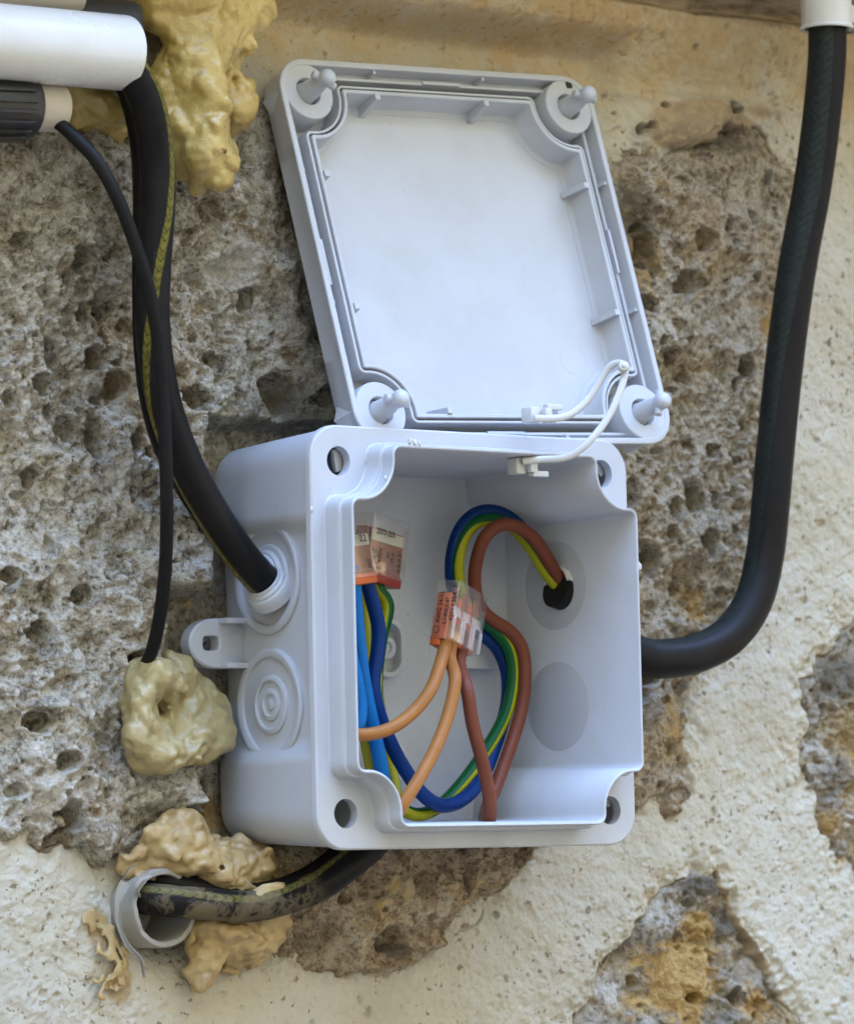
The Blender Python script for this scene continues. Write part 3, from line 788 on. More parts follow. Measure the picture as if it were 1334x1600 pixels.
def back_tab():
    c = at(752, 1016, -4)
    n = 36; t = np.linspace(0, 2*np.pi, n, endpoint=False)
    e = (np.abs(np.cos(t))**5+np.abs(np.sin(t))**5)**-.2
    out = np.c_[c[0]+8.5*np.cos(t)*e, c[2]+5.2*np.sin(t)*e]
    inn = np.c_[c[0]+5.0+1.5*np.cos(t), c[2]+.4+1.9*np.sin(t)]
    L = [lay(out, .1), lay(out, -4.0), lay((out-c[[0, 2]])*.97+c[[0, 2]], -4.4), lay(inn, -4.4), lay(inn, -.1)]
    V, F = loops_mesh(L, cap0=False)
    obj('rail_lug', V, F, M['grey'], jb, 35)
back_tab()
for px, py in ((650, 1012),):
    c = at(px, py, 0)
    V, F = lathe([(5.0, -.1), (5.0, .10), (4.85, .10), (4.85, .03), (.01, .03)], (c[0], 0.0, c[2]), (0, -1, 0), 48)
    obj('mould_mark', V, F, M['grey'], jb, 35)
# burrs chewed into the flange and rim edges
for px, py, y, s in ((487, 795, -42, .5), (640, 690, -51.6, .6), (648, 691, -51.8, .6), (655, 693, -51.8, .5), (602, 746, -51.4, .4), (998, 884, -51.5, .7)):
    c = at(px, py, y)
    bm = bmesh.new(); bmesh.ops.create_icosphere(bm, subdivisions=2, radius=s)
    V = np.array([list(v.co*(1+.5*mnoise.noise(v.co*1.7+Vector((px, py, 0))))) for v in bm.verts])*[1, .8, 1.5]+c
    F = [tuple(v.index for v in f.verts) for f in bm.faces]; bm.free()
    obj('burr', V, F, M['strap'], jb)

# ------------------------------------------------------------------ the lid
lid = thing('box_lid', 'grey plastic box lid leaning open above the box, inner side showing', 'lid')
lid.location = (0.01723787, -0.0262, 0.10590)
lid.rotation_euler = Euler((-0.26720638, -0.03885835, -0.02140626), 'XYZ')
def lid_shell():
    R0 = 9.5
    L = [lay(rounded(5.0, 7), 11.6), lay(rounded(3.2, 8.3), 11.2), lay(rounded(2.3, 9), 10.2), lay(rounded(1.4, R0, .9), 6), lay(rounded(.2, R0, .5), 1.0), lay(rounded(0, R0), .5), lay(rounded(.15, R0), .1), lay(rounded(.4, R0-.3), 0),
         lay(rounded(1.5, R0-1.4), 0), lay(rounded(1.75, R0-1.6), .2), lay(rounded(2.0, R0-1.8), 4.4), lay(rounded(2.2, R0-2), 4.6), lay(rounded(3.3, R0-3), 4.6), lay(rounded(3.45, R0-3), 3.2), lay(rounded(3.6, R0-3.4), 3.0), lay(rounded(4.2, R0-3.6), 3.0), lay(rounded(4.35, R0-3.6), 3.2), lay(rounded(4.5, R0-4), 8.8),
         lay(notched(6.3), 8.8), lay(notched(6.4), 1.9), lay(notched(6.6), 1.7), lay(notched(7.1), 1.7), lay(notched(7.2), 2.0), lay(notched(7.25), 5.5), lay(notched(7.7), 5.5), lay(notched(7.75), 1.3), lay(notched(7.95), 1.1), lay(notched(8.6), 1.1), lay(notched(8.85), 1.35), lay(notched(9.3), 8.4), lay(notched(9.6), 8.8), lay(notched(11.0), 8.9), lay(notched(11.15), 9.15)]
    V, F = loops_mesh(L)
    obj('shell', V, F, M['grey'], lid, 35, local=True)
lid_shell()
def corner_post(sx, sz):
    # flat-topped post: round towards the middle, running into the lid corner
    n = 64; t = np.linspace(0, 2*np.pi, n, endpoint=False); r = 8.1
    def out(r):
        P = []
        for a in t:
            c, s = math.cos(a), math.sin(a)
            if c > 0 and s > 0:
                # towards the lid corner: rounded corner of the shell
                lim = HW-.9; R2 = 9.0; cc = lim-R2-PC
                k = r
                for _ in range(40):
                    x = PC+k*c; z = PC+k*s
                    dx = max(0, x-(lim-R2)); dz = max(0, z-(lim-R2))
                    k += (R2-math.hypot(dx, dz))*.5
                P.append((PC+k*c, PC+k*s))
            else:
                e = 0.0
                # flare where the post meets the outer wall
                if c > 0: e = .9*max(0, 1-abs(s)/.35)**2
                if s > 0: e = .9*max(0, 1-abs(c)/.35)**2
                P.append((PC+(r+e)*c, PC+(r+e)*s))
        return np.array(P)
    ci = lambda q: np.c_[PC+q*np.cos(t), PC+q*np.sin(t)]
    fl = lambda p: np.c_[p[:, 0]*sx, p[:, 1]*sz]
    L = [lay(fl(out(r+.35)), 9.0), lay(fl(out(r)), .8), lay(fl(out(r-.1)), .5), lay(fl(out(r-.35)), .32), lay(fl(ci(4.0)), .32), lay(fl(ci(3.8)), .6), lay(fl(ci(3.7)), 4.5)]
    if sx*sz < 0: L = [l[::-1] for l in L]
    V, F = loops_mesh(L, cap0=False)
    p = obj('corner_post', V, F, M['grey'], lid, 35, local=True)
    s = obj('locking_screw', *lathe([(3.3, -4.4), (3.3, -2.2), (3.2, -1.9), (2.95, -1.7), (2.7, 1.5), (2.35, 4), (2.0, 5.6), (1.95, 6.6), (2.3, 7.4), (2.4, 8.6), (2.2, 9.5), (1.6, 10.2), (.8, 10.5), (.01, 10.5)], (sx*PC, 0, sz*PC), (0, -1, 0), 32), M['grey'], lid, 50, local=True)
    return s
for i, (sx, sz, an) in enumerate(((-1, 1, -.5), (1, 1, 2.9), (-1, -1, 2.9), (1, -1, 1.2))):
    s = corner_post(sx, sz)
    d = np.array([math.cos(an), 0, math.sin(an)])
    V, F = lathe([(.3, -3.9), (1.05, -3.7), (1.1, -3.4), (1.1, 3.4), (1.05, 3.7), (.3, 3.9)], (sx*PC, -6.7, sz*PC), d, 20)
    obj('cross_pin', V, F, M['grey'], s, 50, local=True)
def wedge(c, d, w_, ln, top_, bot):
    """little rib leaning against the inner wall: c foot on wall (x,z), d inward"""
    c = np.array(c, float); d = np.array(d, float); e = np.array([-d[1], d[0]])
    P = []
    for s in (-1, 1):
        for q, y in ((0, top_), (ln*.45, top_), (ln, bot), (0, bot)):
            p = c+e*s*w_+d*q; P.append((p[0], y, p[1]))
    F = [(0, 1, 2, 3), (7, 6, 5, 4), (0, 4, 5, 1), (1, 5, 6, 2), (2, 6, 7, 3), (3, 7, 4, 0)]
    return P, F
for sgn in (-1, 1):
    for ax in (0, 1):
        for u in (-16, 22):
            d = np.zeros(2); d[ax] = -sgn; c = np.zeros(2); c[ax] = sgn*46.2; c[1-ax] = u*(1 if ax == 0 else -1)
            V, F = wedge(c, d, .8, 3.6, .55, 9.0); obj('rib', V, F, M['grey'], lid, 0, local=True)
            c = np.zeros(2); c[ax] = sgn*53.2; c[1-ax] = u*(1 if ax == 0 else -1)+1
            V, F = wedge(c, d, .45, 1.9, .9, 4.8); obj('rib', V, F, M['grey'], lid, 0, local=True)
    for ax in (0, 1):
        c = np.zeros(3); c[0 if ax == 0 else 2] = sgn*51.15; c[2 if ax == 0 else 0] = 3*sgn
        h = [.45, .5, 6.5] if ax == 0 else [6.5, .5, .45]
        V, F = boxm((c[0], 2.75, c[2]), X3, Y3, Z3, *h, .12); obj('locating_bar', V, F, M['grey'], lid, 40, local=True)
V, F = boxm((47.5, .22, 52.4), X3, Y3, Z3, 1.0, .15, 1.1, 0); obj('slot_shade_plate', V, F, M['dark'], lid, 0, local=True)  # solid dark plate, no recess: the hole's shade is its colour
for x, z in ((-33, -30), (33, -27)):
    V, F = lathe([(4.6, -.2), (4.6, .03), (4.45, .03), (4.45, .0), (.01, .0)], (x, 9.13, z), (0, -1, 0), 48)
    obj('mould_mark', V, F, M['grey'], lid, 35, local=True)

# ------------------------------------------------------------------ retaining strap between lid and box
def Z5(x, y): return 760+x/4.447, 450+y/4.447
def strap():
    pts = [(*Z5(330, 905), -52), (*Z5(420, 908), -53), (*Z5(560, 890), -54.5), (*Z5(690, 790), -56), (*Z5(800, 625), -58), (*Z5(865, 530), -60), (*Z5(930, 515), -62), (*Z5(962, 545), -64), (*Z5(955, 620), -65), (*Z5(910, 760), -65), (*Z5(830, 920), -64), (*Z5(710, 1070), -62), (*Z5(600, 1160), -59), (*Z5(500, 1188), -56), (*Z5(380, 1190), -52), (*Z5(250, 1205), -49)]
    P = path(*pts)
    st = thing('retaining_strap', 'thin bent plastic strap joining the leaning lid to the box rim', 'strap', P[0])
    V, F, v = tube(P, .98, 14, .7, flat=.62)
    obj('band', V, F, M['strap'], st)
    for (x, y, dep, up) in ((390, 880, -52, 1), (290, 1235, -49, -1)):
        c = at(*Z5(x, y), dep)
        q = MB()
        q.add(*boxm(c+np.array([-1.6, 3.0, 0]), X3, Y3, Z3, 1.7, 2.2, 2.2, .6))
        q.add(*boxm(c+np.array([1.1, -.4, 0]), X3, Y3, Z3, 1.2, 1.0, 1.8, .4))
        q.add(*boxm(c+np.array([3.6, .0, 2.1*up]), X3, Y3, Z3, 2.7, 1.1, .8, .3))
        q.add(*boxm(c+np.array([2.6, .5, -1.6*up]), X3, Y3, Z3, 1.6, 1.0, .6, .25))
        q.build('toggle', M['strap'], st)
    c = at(*Z5(950, 545), -66)
    V, F = lathe([(1.5, -.8), (1.5, .3), (1.2, .7), (.6, .8), (.5, 1.3), (.01, 1.35)], c, (-.5, -.8, .2), 20); obj('moulding_stub', V, F, M['strap'], st)
strap()

# ------------------------------------------------------------------ pipes and conduits
def pipe(name, label, p0, p1, r, mat, wall_=1.3, extra=None):
    p0 = np.array(p0); p1 = np.array(p1); L = np.linalg.norm(p1-p0)
    o = thing(name, label, 'pipe', p0)
    V, F = lathe([(r-wall_, L*.03), (r-wall_, L-.2), (r-wall_+.3, L), (r-.5, L), (r-.12, L-.12), (r, L-.5), (r, .5), (r-.3, 0), (r-wall_, 0)], p0, p1-p0, 56, cap=False)
    obj('tube', V, F, mat, o, 40)
    return o
pipe('conduit_pipe', 'glossy white conduit pipe end at the upper left with the thick cable leaving it', at(-420, 28, -32), at(196, 83, -32), 9.6, M['whitepipe'])
pipe('conduit_pipe', 'dull beige conduit pipe end tucked below the glossy white pipe', at(-300, 150, -25), at(92, 168, -25), 6.3, M['beigepipe'])
pipe('conduit_pipe', 'beige pipe partly hidden above and behind the glossy white pipe', at(-300, -40, -16), at(112, -14, -16), 7.5, M['beigepipe'])
# black compression nut on the beige pipe
def nut():
    p0 = at(-120, 160, -25); p1 = at(44, 166, -25); a = p1-p0; L = np.linalg.norm(a)
    o = thing('compression_nut', 'black ribbed plastic nut around the beige pipe below the white pipe', 'nut', p0)
    V, F = lathe([(6.4, 0), (8.3, 0), (8.6, .6), (8.6, L-1.6), (8.2, L-.3), (7.6, L), (6.4, L)], p0, a, 48, cap=False)
    obj('nut_body', V, F, M['blacknut'], o)
    u = a/L; e = np.cross(u, Z3); e /= np.linalg.norm(e); g = np.cross(e, u)
    for k in range(20):
        t = k*2*math.pi/20; d = math.cos(t)*e+math.sin(t)*g
        V, F = boxm(p0+u*(L*.5-1)+d*8.7, u, np.cross(d, u), d, L*.5-2.2, .55, .75, .2)
        obj('grip_rib', V, F, M['blacknut'], o)
nut()
def rubber_end():
    c = at(210, 60, -21); ax = np.array([.80, -.50, -.1])
    o = thing('rubber_conduit', 'dusty black rubber conduit end between white pipe and yellow foam', 'conduit', c)
    V, F = lathe([(9.6, -24), (9.7, -3), (9.5, -1), (8.8, .6), (7.4, 1.6), (5.0, 2.0), (.01, 2.1)], c, ax, 48)
    obj('sleeve', V, F, M['blackrubber'], o)
rubber_end()
def right_pipe():
    p0 = at(1291, 46, -36); p1 = at(1282, -330, -36)
    a = (p1-p0)/np.linalg.norm(p1-p0)
    o = pipe('conduit_pipe', 'white conduit pipe at the upper right corner above the hanging cable', p1, p0, 7.3, M['whitepipe'], 1.0)
    V, F = lathe([(7.35, 0), (7.7, -.1), (7.9, .3), (7.75, .8), (7.35, 1.1)], p0, a, 56, cap=False)
    obj('flared_lip', V, F, M['whitepipe'], o)
    c = p0+np.array([8.6, 0, 5.2]); V, F = boxm(c, (.97, .2, .1), (-.2, .97, 0), (-.1, 0, .99), 3.4, 2.2, 2.6, .5); obj('clip_lug', V, F, M['whitepipe'], o)
    c = p0+np.array([7.6, 0, 1.0]); V, F = boxm(c, X3, Y3, Z3, 1.6, 1.6, 1.5, .3); obj('lug_foot', V, F, M['blacknut'], o)
right_pipe()
def stub():
    c = at(258, 1419, -10)
    o = thing('conduit_stub', 'broken grey conduit stub in the lower left with black cables coming out', 'conduit', (c[0], 0, c[2]))
    n = 64; t = np.linspace(0, 2*np.pi, n, endpoint=False)
    jag = .8*np.sin(3*t+.4)+.4*np.sin(7*t)+.25*np.sin(15*t+1)
    def ring(r, y, j=0): return np.c_[c[0]+r*np.cos(t), y+jag*j, c[2]+r*np.sin(t)]
    L = [ring(8.5, 22), ring(8.5, -9.3, .5), ring(8.8, -9.9, .5), ring(9.9, -9.9, .5), ring(10.3, -9.3, .5), ring(10.3, 4)]
    V, F = loops_mesh(L, cap0=True, cap1=False)
    obj('tube', V, F, M['oldpipe'], o, 40)
    # torn, curled skins peeling off the stub
    def curl(P, w0, w1, tw=0.0):
        C, pr = catmull(path(*P), .8); T = np.gradient(C, axis=0); T /= np.linalg.norm(T, axis=1)[:, None]
        n = len(C); s = np.linspace(0, 1, n)
        W = np.cross(T, REF); W /= np.linalg.norm(W, axis=1)[:, None]
        W = W*np.cos(tw*s)[:, None]+np.cross(T, W)*np.sin(tw*s)[:, None]
        wd = (w0+(w1-w0)*s)*(1+.18*np.sin(9*s+P[0][0])+.1*np.sin(23*s))
        N = np.cross(W, T); L = []
        for k in range(n):
            q = []
            for a in (-1, -.5, 0, .5, 1): q.append(C[k]+W[k]*wd[k]*a+N[k]*(.25+.5*a*a))
            for a in (1, .5, 0, -.5, -1): q.append(C[k]+W[k]*wd[k]*a+N[k]*(-.1+.5*a*a))
            L.append(np.array(q))
        V, F = loops_mesh(L); obj('torn_skin', V, F, M['oldpipe'], o, 60)
    curl([(196, 1378, -12.5), (187, 1405, -12), (187, 1440, -12), (200, 1474, -13), (222, 1498, -14), (228, 1526, -12)], 1.1, .25, .8)
    curl([(232, 1366, -11), (221, 1374, -12), (214, 1388, -12), (217, 1400, -11)], 1.0, .6, .3)
    curl([(190, 1380, -9), (199, 1360, -11), (210, 1350, -11)], .5, .15, .4)
stub()

# ------------------------------------------------------------------ black cables
def cable(name, label, pts, r, mat, phi=None, group=None, n=28, cat='cable', step=.8):
    P = path(*pts); V, F, v = tube(P, r, n, step, phi)
    o = obj(name, V, F, mat, None, 50, v)
    tag(o, label, cat, group); return o
H_ = math.pi/2
kl = (422, 902)
cable('power_cable', 'thick black cable with yellow chevron stripe running from white pipe into the box',
      [(60, 74, -32), (150, 82, -33), (192, 98, -34), (222, 140, -34), (239, 195, -33), (247, 265, -31), (246, 335, -30), (241, 405, -29), (238, 480, -28), (243, 555, -27), (258, 635, -26), (286, 715, -25), (322, 785, -24), (360, 845, -23.5), (393, 888, -22.5), (418, 912, -21), (446, 930, -19)], 4.55, M['cable_a'],
      [1.1, 1.1, 1.15, 1.2, 1.2, 1.05, .85, .45, .1, -.5, -1.1, -1.35, -1.2, -1.1, -1.1, -1.1, -1.1])
_g = at(412, 908, -21.3); _d = at(360, 845, -23.5)-at(418, 912, -21)
V, F = lathe([(4.5, .5), (4.9, .6), (5.15, .3), (5.2, -.3), (5.7, -.5), (5.9, -.8), (5.95, -1.4), (6.5, -1.6), (6.7, -1.9), (6.9, -3), (7.1, -5)], _g, _d, 44, cap=False)
obj('torn_sleeve', V, F, M['rubber'], jb, 35)
cable('power_cable', 'black cable hanging close behind the thick striped one on its left side',
      [(70, 70, -26), (150, 78, -25), (186, 100, -25), (212, 150, -24), (228, 220, -22), (233, 300, -20), (232, 380, -19), (232, 460, -18), (234, 540, -18), (243, 620, -17), (262, 690, -15), (290, 745, -12), (325, 800, -9), (365, 850, -6), (405, 890, -4)], 4.2, M['cable_a'],
      [2.4]*5+[2.0, 1.6, .6, .2, .1, .1, 0, -.4, -.8, -.8])
cable('signal_cable', 'thin black cable drooping from the beige pipe down to the pale foam lump',
      [(40, 172, -26), (82, 186, -27), (108, 206, -30), (150, 250, -35), (185, 312, -38), (211, 380, -39), (232, 450, -39), (246, 520, -38), (255, 600, -37), (259, 700, -36), (261, 800, -33), (259, 880, -29), (252, 950, -24), (240, 1010, -18), (228, 1040, -12), (222, 1058, -6)], 1.75, M['cable_thin'], n=18)
cable('supply_cable', 'long thick black cable curving from the upper right pipe to the box',
      [(1287, -180, -36), (1290, -60, -36), (1292, 50, -36), (1290, 110, -36), (1281, 200, -35), (1267, 300, -33), (1248, 400, -31), (1233, 500, -29), (1221, 600, -27), (1211, 700, -26), (1203, 790, -25), (1194, 870, -24), (1176, 940, -24), (1140, 992, -24), (1090, 1020, -24), (1040, 1029, -24), (1000, 1026, -23.5), (955, 1003, -23), (915, 960, -22), (893, 930, -21.8), (868, 918, -21.5)], 5.55, M['cable_right'],
      [-.5]*3+[-.5, -.45, -.35, -.5, -.7, -.9, -1.0, -1.1, -1.2, -1.2, -1.3, -1.5, -1.6, -1.6, -1.6, -1.6, -1.6, -1.6], n=32)
cable('power_cable', 'foam-stained black cable with faint chevrons from the conduit stub to under the box',
      [(150, 1395, 20), (205, 1401, 2), (225, 1404, -6), (270, 1408, -12), (330, 1413, -15), (390, 1416, -16), (440, 1406, -17), (490, 1388, -18), (530, 1362, -19), (570, 1330, -20), (610, 1290, -21)], 4.2, M['cable_foam'], [.8]*3+[.75, .6, .6, .7, .9, 1.0, 1.0, 1.0])
cable('power_cable', 'plain black cable lying just above the foam-stained one in the conduit stub',
      [(190, 1372, 20), (225, 1372, 0), (260, 1377, -6), (310, 1389, -9), (370, 1398, -10), (430, 1392, -11), (480, 1372, -12), (520, 1345, -13), (550, 1315, -14)], 3.0, M['cable_thin'], n=22)

# ------------------------------------------------------------------ push-in connectors
def cam_vec(x, y, z): return RGT*x-UPV*y-FWD*z          # screen right, screen down, towards viewer
def connector(label, px, py, dep, r, l, v, W, T, Hh, insert, texts_l, texts_f, ribs=True):
    """px,py: near top edge corner; r: along the poles, l: thickness, v: down (screen vectors)"""
    ev = cam_vec(*v); ev /= np.linalg.norm(ev)
    er = cam_vec(*r); er -= ev*(er@ev); er /= np.linalg.norm(er)
    el = cam_vec(*l); el -= ev*(el@ev)+er*(el@er); el /= np.linalg.norm(el)
    c = at(px, py, dep); o = thing('wire_connector', label, 'connector', c, None)
    P = lambda a, b, d: c+er*a+el*b+ev*d
    V, F = boxm(P(W/2, T/2, Hh/2), er, el, ev, W/2, T/2, Hh/2, .45)
    h = obj('clear_housing', V, F, M['clear'], o, 30)
    # coloured insert behind, filling the rear half of the housing
    V, F = boxm(P(W/2, T*.62, Hh*.60), er, el, ev, W/2-.12, T*.30, Hh*.385, .3)
    obj('insert', V, F, M[insert], o)
    V, F = boxm(P(W/2, T*.55, Hh+.25), er, el, ev, W/2-.25, T*.44, 1.5, .5) if not ribs else boxm(P(W*.22, T*.76, Hh+.1), er, el, ev, W*.2, T*.23, 1.5, .7)
    obj('insert_foot', V, F, M[insert], o)
    npole = 3 if ribs else 0
    for k in range(npole):
        a = W*(k+.5)/npole
        V, F = boxm(P(a, T*.30, Hh*.27), er, el, ev, W*.085, .25, Hh*.16, .1)
        obj('contact_spring', V, F, M['copper'], o)
        V, F = boxm(P(a, T*.16, Hh*.50), er, el, ev, W*.13, .3, Hh*.075, .15)
        obj('clamp_block', V, F, M['milky'], o)
        # wire funnel: two ribs and an arch
        for s in (-1, 1):
            V, F = boxm(P(a+s*W*.125, .2, Hh*.80), er, el, ev, .22, .45, Hh*.17, .1)
            obj('funnel_rib', V, F, M['milky'], o)
        t = np.linspace(0, math.pi, 9)
        A = [P(a+W*.125*math.cos(q), .2, Hh*.63-W*.06*math.sin(q)) for q in t]
        V, F, vv = tube(np.array(A), .28, 8, .4); obj('funnel_arch', V, F, M['milky'], o)
    V, F = boxm(P(W/2, T*.5, Hh*.42), er, el, ev, W/2-.6, .2, .25, .05); obj('busbar', V, F, M['copper'], o)
    for s, sz, u, d in texts_l:        # print on the narrow face, reading upwards
        V, F = text_mesh(s, sz)
        V3 = P(-.07, 0, 0)+np.outer(T-u+V[:, 1], el)+np.outer(d-V[:, 0], ev)
        obj('printed_text', V3, F, M['ink'], o, 0)
    for s, sz, a, d, up in texts_f:    # print on the broad face
        V, F = text_mesh(s, sz)
        if up: V3 = P(0, -.07, 0)+np.outer(a+sz*.7-V[:, 1], er)+np.outer(d-V[:, 0], ev)
        else: V3 = P(0, -.07, 0)+np.outer(a+V[:, 0], er)+np.outer(d-V[:, 1], ev)
        obj('printed_text', V3, F, M['ink'], o, 0)
    return o, P
o, P = connector('clear push-in connector with orange insert and black print in the middle of the box', 719, 905, -36, (49, 33, -86.6), (-36, 0, -20.4), (-16, 98, 28.3), 16.5, 6.8, 16.6, 'orange',
          [('AWG 24-12', 1.75, 2.6, 12.2), ('0,14f/0,2-4°', 1.6, 4.6, 12.6), ('450V / 32A', 1.75, 6.4, 11.6)], [])
PM = P
# round approval mark on the printed side
V, F, vv = tube(np.array([P(-.08, 4.9+1.0*math.cos(q), 14.0+1.0*math.sin(q)) for q in np.linspace(0, 2*np.pi, 25)]), .11, 6, .3)
obj('printed_mark', V, F, M['ink'], o)
o, P = connector('clear push-in connector with red foot tucked in the upper left corner of the box', 586, 800, -24, (60, 19, -83), (-17, 0, -12.3), (-10, 92, 13.8), 16.5, 6.4, 16.4, 'red',
          [], [('2273-203', 2.2, 1.6, 5.3, False), ('450V', 2.0, 3.4, 13.0, True), ('0,5-2,5°', 1.9, 12.4, 14.2, True), ('eu', 1.6, 6.8, 11.0, True), ('24 A', 1.5, 9.2, 12.2, True)], False)
PR = P
V, F = boxm(P(8.25, 1.1, 5.6), *[(P(1, 0, 0)-P(0, 0, 0)), (P(0, 1, 0)-P(0, 0, 0)), (P(0, 0, 1)-P(0, 0, 0))], 7.4, .12, 1.5, .05); obj('pale_label', V, F, M['paper'], o)
V, F = boxm(P(8.25, 1.3, 11), *[(P(1, 0, 0)-P(0, 0, 0)), (P(0, 1, 0)-P(0, 0, 0)), (P(0, 0, 1)-P(0, 0, 0))], 7.4, .12, 4.3, .05); obj('contact_plate', V, F, M['copper'], o)
o, P = connector('clear push-in connector with orange foot half hidden behind the left rim', 522, 820, -33, (56, -14, -60), (-20, 2, -30), (18, 84, 8), 12.6, 6.0, 14.6, 'orange',
          [], [('22', 2.6, 8.0, 5.2, False), ('0,5-2,5°', 2.0, 12.0, 13.2, True), ('450', 1.8, 9.0, 12.6, True)], False)
PO = P
V, F = boxm(P(7, 1.1, 4.6), *[(P(1, 0, 0)-P(0, 0, 0)), (P(0, 1, 0)-P(0, 0, 0)), (P(0, 0, 1)-P(0, 0, 0))], 5.4, .12, 1.5, .05); obj('pale_label', V, F, M['paper'], o)
V, F = boxm(P(7, 1.3, 9.6), *[(P(1, 0, 0)-P(0, 0, 0)), (P(0, 1, 0)-P(0, 0, 0)), (P(0, 0, 1)-P(0, 0, 0))], 5.2, .12, 3.6, .05); obj('contact_plate', V, F, M['copper'], o)

# ------------------------------------------------------------------ wires inside the box
def wire(label, pts, r, mat, phi=None, group='insulated wires in the box'):
    return cable('insulated_wire', label, pts, r, M[mat], phi, group, 18, 'wire', .6)
wire('brown wire from the right-hand hole looping over the box floor to the clear connector',
     [(905, 925, -21), (880, 912, -21.5), (862, 885, -22.5), (838, 846, -23.5), (810, 824, -23), (782, 820, -21), (758, 838, -19), (745, 872, -17), (741, 910, -15), (748, 945, -14), (768, 968, -14), (795, 985, -15), (815, 1012, -16), (820, 1055, -17), (814, 1110, -18), (796, 1170, -20), (776, 1225, -22), (761, 1262, -25), (757, 1279, -30), (762, 1284, -34), (766, 1270, -37), (762, 1230, -38), (751, 1180, -38), (738, 1130, -37), (730, 1080, -36), PM(11.5, 3.0, 20), PM(11.8, 3.0, 16), PM(11.8, 3.0, 11)], 1.85, 'w_pink')
wire('green and yellow wire arching from the right-hand hole and crossing to the red connector',
     [(900, 930, -20.5), (874, 918, -20.5), (852, 893, -20), (826, 852, -19), (800, 823, -18), (772, 812, -16.5), (742, 818, -15), (722, 845, -14), (715, 885, -13), (722, 930, -12), (745, 962, -12), (772, 984, -12.5), (794, 1012, -13.5), (802, 1055, -14.5), (790, 1115, -16), (757, 1175, -18), (715, 1232, -21), (680, 1264, -23), (645, 1272, -25), (615, 1248, -26), (596, 1200, -26), (588, 1130, -25), (588, 1060, -23), (595, 1000, -21), (606, 945, -20), PR(9.2, 3.4, 19), PR(9.2, 3.4, 15), PR(9.2, 3.4, 12)], 1.8, 'w_gy',
     [.9, .9, .9, .9, 1.3, 1.3, 1.2, .9, .5, .6, 1.2, 1.5, 1.5, 1.4, 1.5, 1.5, 1.2, 1.0, .4, .2, 0, 0, 0, .5, .9, .9, .9, .9])
wire('dark blue wire arching outermost from the right-hand hole, dipping near the box floor',
     [(896, 925, -19.5), (868, 910, -19), (845, 875, -18), (816, 828, -17), (785, 803, -16), (750, 800, -14), (722, 822, -13), (708, 860, -12), (706, 905, -10.5), (718, 950, -9), (745, 985, -9), (775, 1010, -10), (792, 1050, -11), (792, 1100, -13), (775, 1160, -16), (755, 1210, -20), (728, 1245, -24), (695, 1259, -27), (664, 1245, -29), (636, 1208, -30), (612, 1165, -30), (592, 1115, -30), (583, 1070, -30), (589, 1025, -30), (592, 985, -30), (582, 940, -30), (570, 900, -30), (566, 885, -30)], 1.95, 'w_blue')
wire('bright blue wire running down just inside the left rim from the orange connector',
     [(551, 885, -31), (553, 915, -31), (558, 980, -31), (566, 1050, -31), (577, 1110, -31), (589, 1165, -31), (598, 1215, -31), (606, 1260, -30)], 1.95, 'w_lblue')
wire('bright blue wire bent double right against the left rim',
     [(540, 985, -37), (549, 1030, -37), (558, 1070, -37.5), (563, 1105, -38), (560, 1132, -38), (551, 1146, -37), (538, 1150, -35)], 1.9, 'w_lblue')
wire('yellow and green wire in the left corner below the red connector, nearest the back plate',
     [PR(4.0, 3.4, 12), PR(4.0, 3.4, 15.5), PR(3.6, 3.4, 19), (572, 1000, -23), (569, 1060, -24), (570, 1120, -25), (576, 1175, -26), (588, 1225, -26), (600, 1262, -26)], 1.85, 'w_gy2', [-.3]*9)
wire('thin yellow and green wire behind the blue wires at the left',
     [PR(6.4, 3.4, 12), PR(6.4, 3.4, 15.5), PR(6.2, 3.6, 19), (592, 975, -16), (588, 1040, -13), (592, 1100, -12), (602, 1160, -13), (614, 1215, -15), (622, 1260, -18)], 1.6, 'w_gy2', [.2]*9)
wire('tan wire sweeping left from the clear connector to the left rim',
     [PM(2.7, 3.0, 11), PM(2.7, 3.0, 16), PM(2.5, 3.0, 20), (674, 1075, -38), (646, 1112, -39), (610, 1138, -40), (572, 1148, -40), (535, 1146, -38)], 1.75, 'w_tan')
wire('tan wire running straight down from the clear connector to the lower left rim',
     [PM(6.0, 3.0, 11), PM(6.0, 3.0, 16), PM(6.1, 3.0, 20), (711, 1060, -37), (702, 1110, -39), (685, 1158, -41), (662, 1204, -43), (640, 1240, -44), (622, 1268, -43), (608, 1290, -40)], 1.75, 'w_tan')
# stripped black jacket end poking through the right wall
c0 = at(868, 918, -21.5)

